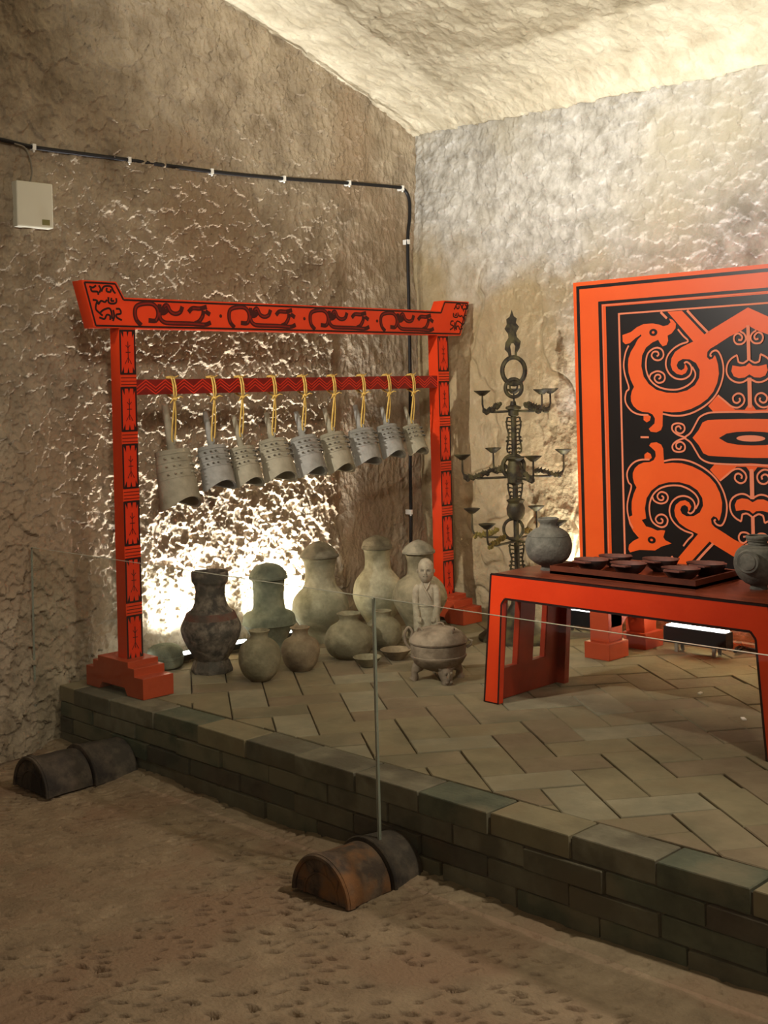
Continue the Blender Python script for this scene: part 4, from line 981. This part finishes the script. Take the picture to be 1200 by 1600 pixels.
MB().lathe([(0.001, 0), (0.040, 0), (0.042, 0.006), (0.038, 0.012), (0.030, 0.010), (0.028, 0.014), (0.001, 0.016)], tuple(cc), 28, M=Rm).build('side_disc', p_grey, t, smooth=True)

# ------------------------------------------------------------------ lamps standing on the platform
def led_bar(label, a, b, z0, z1, tgt, power, col, spread, side='x'):
    a, b = Vector(a), Vector(b); mid = (a + b) / 2; d = (b - a); ln = d.length; d.normalize(); nrm = Vector((-d.y, d.x, 0))
    t = thing('led_wall_washer', (mid.x, mid.y, HP), label, 'lamp')
    Mx = Matrix((d, nrm, up)).transposed().to_4x4(); Mx.translation = Vector((mid.x, mid.y, 0))
    MB().box((-ln / 2, -.032, z0), (ln / 2, .032, z1), Mx).build('housing', housing, t, bevel=0.002)
    MB().box((-ln / 2 + .01, -.022, z1), (ln / 2 - .01, .022, z1 + 0.005), Mx).build('lens', lens, t)
    for sx in (-0.3, 0.3):
        MB().box((sx * ln - .008, -.03, HP), (sx * ln + .008, -.022, z0 + .01), Mx).box((sx * ln - .008, .022, HP), (sx * ln + .008, .03, z0 + .01), Mx).build('bracket', greyw, t)
    lo = area_lamp('led_light', (mid.x, mid.y, z1 + 0.012), tuple(Vector((mid.x, mid.y, z1)) + Vector(tgt)), 0.03, 0.03, power, col, spread)
    lo.data.size = ln * 0.96; lo.data.size_y = 0.03
    zax = -Vector(tgt).normalized(); xax = (d - zax * d.dot(zax)).normalized(); yax = zax.cross(xax)
    Ml = Matrix((xax, yax, zax)).transposed().to_4x4(); Ml.translation = Vector((mid.x, mid.y, z1 + 0.012)); lo.matrix_world = Ml
    lo.parent = t; lo.matrix_parent_inverse = Matrix.Translation(-Vector((mid.x, mid.y, HP)))
    return t
led_bar('black linear floor lamp shining up the wall behind the screen, seen under the table', (-3.78, 4.99, 0), (-3.42, 4.99, 0), 0.30, 0.375, (0, 0.5, 1), 8, (1.0, 0.98, 0.90), 2.0)
led_bar('long black linear floor lamp with glowing top, behind the table legs', (-3.10, 4.93, 0), (-2.78, 4.93, 0), 0.30, 0.375, (0, 0.5, 1), 14, (0.96, 0.98, 1.0), 2.0)
led_bar('linear floor lamp out of sight behind the right half of the screen', (-2.45, 4.93, 0), (-1.9, 4.93, 0), 0.30, 0.375, (0, 0.5, 1), 20, (0.96, 0.98, 1.0), 2.0)
led_bar('linear floor lamp hidden behind the dark painted vase, shining up the left wall', (-4.675, 2.99, 0), (-4.675, 3.70, 0), 0.275, 0.30, (-0.40, -0.25, 1), 29, (1.0, 1.0, 1.0), 1.35)
led_bar('linear floor lamp hidden behind the pale lidded jars, shining up the left wall', (-4.68, 3.80, 0), (-4.68, 4.20, 0), 0.275, 0.30, (-0.40, 0.0, 1), 24, (1.0, 1.0, 1.0), 1.35)
# supply cord of the lamp
c_ = [on(2, HP + .02, x, y) for x, y in ((1128, 1000), (1138, 1010), (1150, 1006), (1160, 1012), (1148, 1018), (1156, 1010), (1172, 1014), (1200, 1020))]
tag(MB().tube(smooth_line([tuple(p) for p in c_], 5), 0.007, 7).build('power_cord', plastic), 'tangled black power cord on the paving at the end of the floor lamp', 'cord')

# ------------------------------------------------------------------ wall cable, clips, junction box
def wl(px, py, off=0.03):
    p = on(0, XW, px, py); hh = float(h_left(np.array([p.y]), np.array([p.z]))[0]); p = on(0, XW + hh + off, px, py); return p
cpt = [(-60, 210), (0, 218), (52, 230), (125, 240), (201, 250), (330, 268), (443, 279), (545, 286), (615, 292), (630, 295), (639, 310), (640, 340), (637, 378), (639, 480), (641, 600), (641, 720), (642, 800), (642, 842), (643, 930)]
cpts = []
for x, y in cpt:
    p = on(0, XW + 0.055, x, y); cpts.append(p)
cab = thing('wall_cable', tuple(cpts[4]), 'black cable clipped across the left wall, then down the corner', 'cable')
MB().tube(smooth_line([tuple(p) for p in cpts], 4), 0.0095, 8).build('cable', plastic, cab, smooth=True)
for x, y in ((52, 230), (201, 250), (330, 268), (443, 279), (545, 286), (628, 294), (637, 378), (641, 800)):
    p = on(0, XW + 0.055, x, y)
    cm = MB().box((p.x - .03, p.y - .008, p.z - .013), (p.x + .011, p.y + .008, p.z + .013)); cm.ball((p.x + .004, p.y, p.z - .018), .006, 6)
    cm.build('cable_clip', white, cab)
jb = thing('junction_box', (XW + .05, 2.64, 2.235), 'cream plastic junction box on the left wall under the cable', 'box')
MB().box((XW + .01, 2.556, 2.235), (XW + .075, 2.727, 2.43)).build('case', boxm, jb, bevel=0.006)
MB().box((XW + .075, 2.672, 2.248), (XW + .0765, 2.708, 2.272)).build('label_plate', mat('label_olive', lin((120, 116, 70)), None, rough=0.6), jb)
MB().box((XW + .03, 2.727, 2.34), (XW + .05, 2.742, 2.348)).build('fixing_screw', greyw, jb)
w_ = [on(0, XW + 0.06, x, y) for x, y in ((22, 224), (38, 230), (46, 245), (50, 268), (47, 284))]
MB().tube(smooth_line([tuple(p) for p in w_], 4), 0.004, 6).build('feed_wire', greyw, jb)

# ------------------------------------------------------------------ glass barrier
GY = 2.60
for (xa, xb, lab) in ((-4.755, -2.672, 'clear glass barrier panel on the left, ending at the front floor tile'), (-2.664, -0.62, 'clear glass barrier panel on the right, running out of the picture')):
    gt = thing('glass_panel', ((xa + xb) / 2, GY, 0.0), lab, 'glass panel', 'glass barrier panels')
    MB().box((xa, GY - .004, 0.02), (xb, GY + .004, 0.866)).build('pane', glass, gt)
    MB().box((xa, GY - .0042, 0.8662), (xb, GY + .0042, 0.8672)).build('polished_top_edge', edge_m, gt)
    MB().box((xa - .0012, GY - .0045, 0.02), (xa, GY + .0045, 0.8672)).build('polished_side_edge', edge_m, gt)
    MB().box((xb, GY - .0045, 0.02), (xb + .0012, GY + .0045, 0.8672)).build('polished_side_edge', edge_m, gt)

# ------------------------------------------------------------------ half-round roof tiles over the glass clamps
def half_tile(mb, xc, ya, yb, r0, r1, th=0.016, z=0.0, n=18, k=6, wob=0.003):
    vs = []; rnd = random.Random(int(abs(xc) * 1000))
    for j in range(k + 1):
        t = j / k; y = ya + (yb - ya) * t; r = r0 + (r1 - r0) * t + rnd.uniform(-wob, wob) * 0.5
        for q, rr in ((0, r), (1, r - th)):
            for i in range(n + 1):
                a = PI * i / n; vs.append((xc + rr * math.cos(a), y, z + rr * math.sin(a) * 1.0))
    R2 = 2 * (n + 1); fs = []
    for j in range(k):
        o_ = j * R2
        for i in range(n):
            fs.append((o_ + i, o_ + i + 1, o_ + R2 + i + 1, o_ + R2 + i)); fs.append((o_ + n + 1 + i + 1, o_ + n + 1 + i, o_ + R2 + n + 1 + i, o_ + R2 + n + 1 + i + 1))
        fs.append((o_, o_ + R2, o_ + R2 + n + 1, o_ + n + 1)); fs.append((o_ + n, o_ + n + n + 1, o_ + R2 + n + n + 1, o_ + R2 + n))
    for o_ in (0, k * R2):
        for i in range(n): fs.append((o_ + i, o_ + n + 1 + i, o_ + n + 2 + i, o_ + i + 1))
    mb.add(vs, fs)
for (xc, ya, ym, yb, r, m0, m1, la, lb) in ((-4.262, 2.305, 2.50, 2.70, 0.132, t_dark, t_dark, 'dark clay eave tile with round end plate, on the left by the wall', 'plain dark clay ridge tile behind the left eave tile, against the brick kerb'),
        (-2.700, 2.385, 2.56, 2.70, 0.128, t_rust, t_dark, 'rusty brown eave tile with round end plate, foreground below the glass joint', 'plain dark ridge tile behind the rusty eave tile, touching the kerb')):
    gz = 0.004
    t = thing('eave_tile', (xc, (ya + ym) / 2, gz), la, 'roof tile', 'roof tiles on the earth floor')
    mb = MB(); half_tile(mb, xc, ya + 0.014, ym, r - .006, r - 0.012, z=gz); mb.build('tile_body', m0, t, smooth=True)
    n = 28; P_ = [(xc + r * math.cos(PI * i / n), gz + 0.0 + r * math.sin(PI * i / n)) for i in range(n + 1)]
    ed = MB().prism(P_, lambda u, v, tt: (u, tt, v), ya + .018, ya).build('end_plate', m0, t)
    mb = MB()
    mb.tube([(xc + (r - .009) * math.cos(PI * i / n), ya - .002, gz + (r - .009) * math.sin(PI * i / n)) for i in range(n + 1)], 0.008, 7)
    mb.tube([(xc + (r - .055) * math.cos(PI * i / n), ya - .001, gz + (r - .055) * math.sin(PI * i / n)) for i in range(n + 1)], 0.004, 6)
    for a in (30, 70, 110, 150): mb.tube([(xc + (r - .05) * math.cos(math.radians(a)), ya - .001, gz + (r - .05) * math.sin(math.radians(a))), (xc + (r - .022) * math.cos(math.radians(a + 12)), ya - .001, gz + (r - .022) * math.sin(math.radians(a + 12)))], 0.0035, 5)
    mb.build('raised_rim', m0, ed, smooth=True)
    t2 = thing('ridge_tile', (xc, (ym + yb) / 2, gz), lb, 'roof tile', 'roof tiles on the earth floor')
    mb = MB(); half_tile(mb, xc + .004, ym + 0.003, yb, r - .001, r - .012, z=gz); mb.build('tile_body', m1, t2, smooth=True)
    MB().tube([(xc + .004 + (r - .002) * math.cos(PI * i / 20), ym + .010, gz + (r - .002) * math.sin(PI * i / 20)) for i in range(21)], 0.006, 6).build('lip', m1, t2, smooth=True)

# ------------------------------------------------------------------ scraps of paper on the paving
for (px, py, lab) in ((1094, 1083, 'tiny white scrap on the paving under the table, left one'), (1162, 1123, 'tiny white scrap on the paving near the right table leg')):
    p = on(2, HP + .004, px, py); a = random.uniform(0, 3)
    o = MB().prism([(-.011, -.006), (.009, -.008), (.012, .006), (-.008, .008)], lambda u, v, t: (p.x + u * math.cos(a) - v * math.sin(a), p.y + u * math.sin(a) + v * math.cos(a), p.z + t + u * .15), -0.002, 0.002).build('paper_scrap', white)
    tag(o, lab, 'scrap')
bpy.context.view_layer.update()
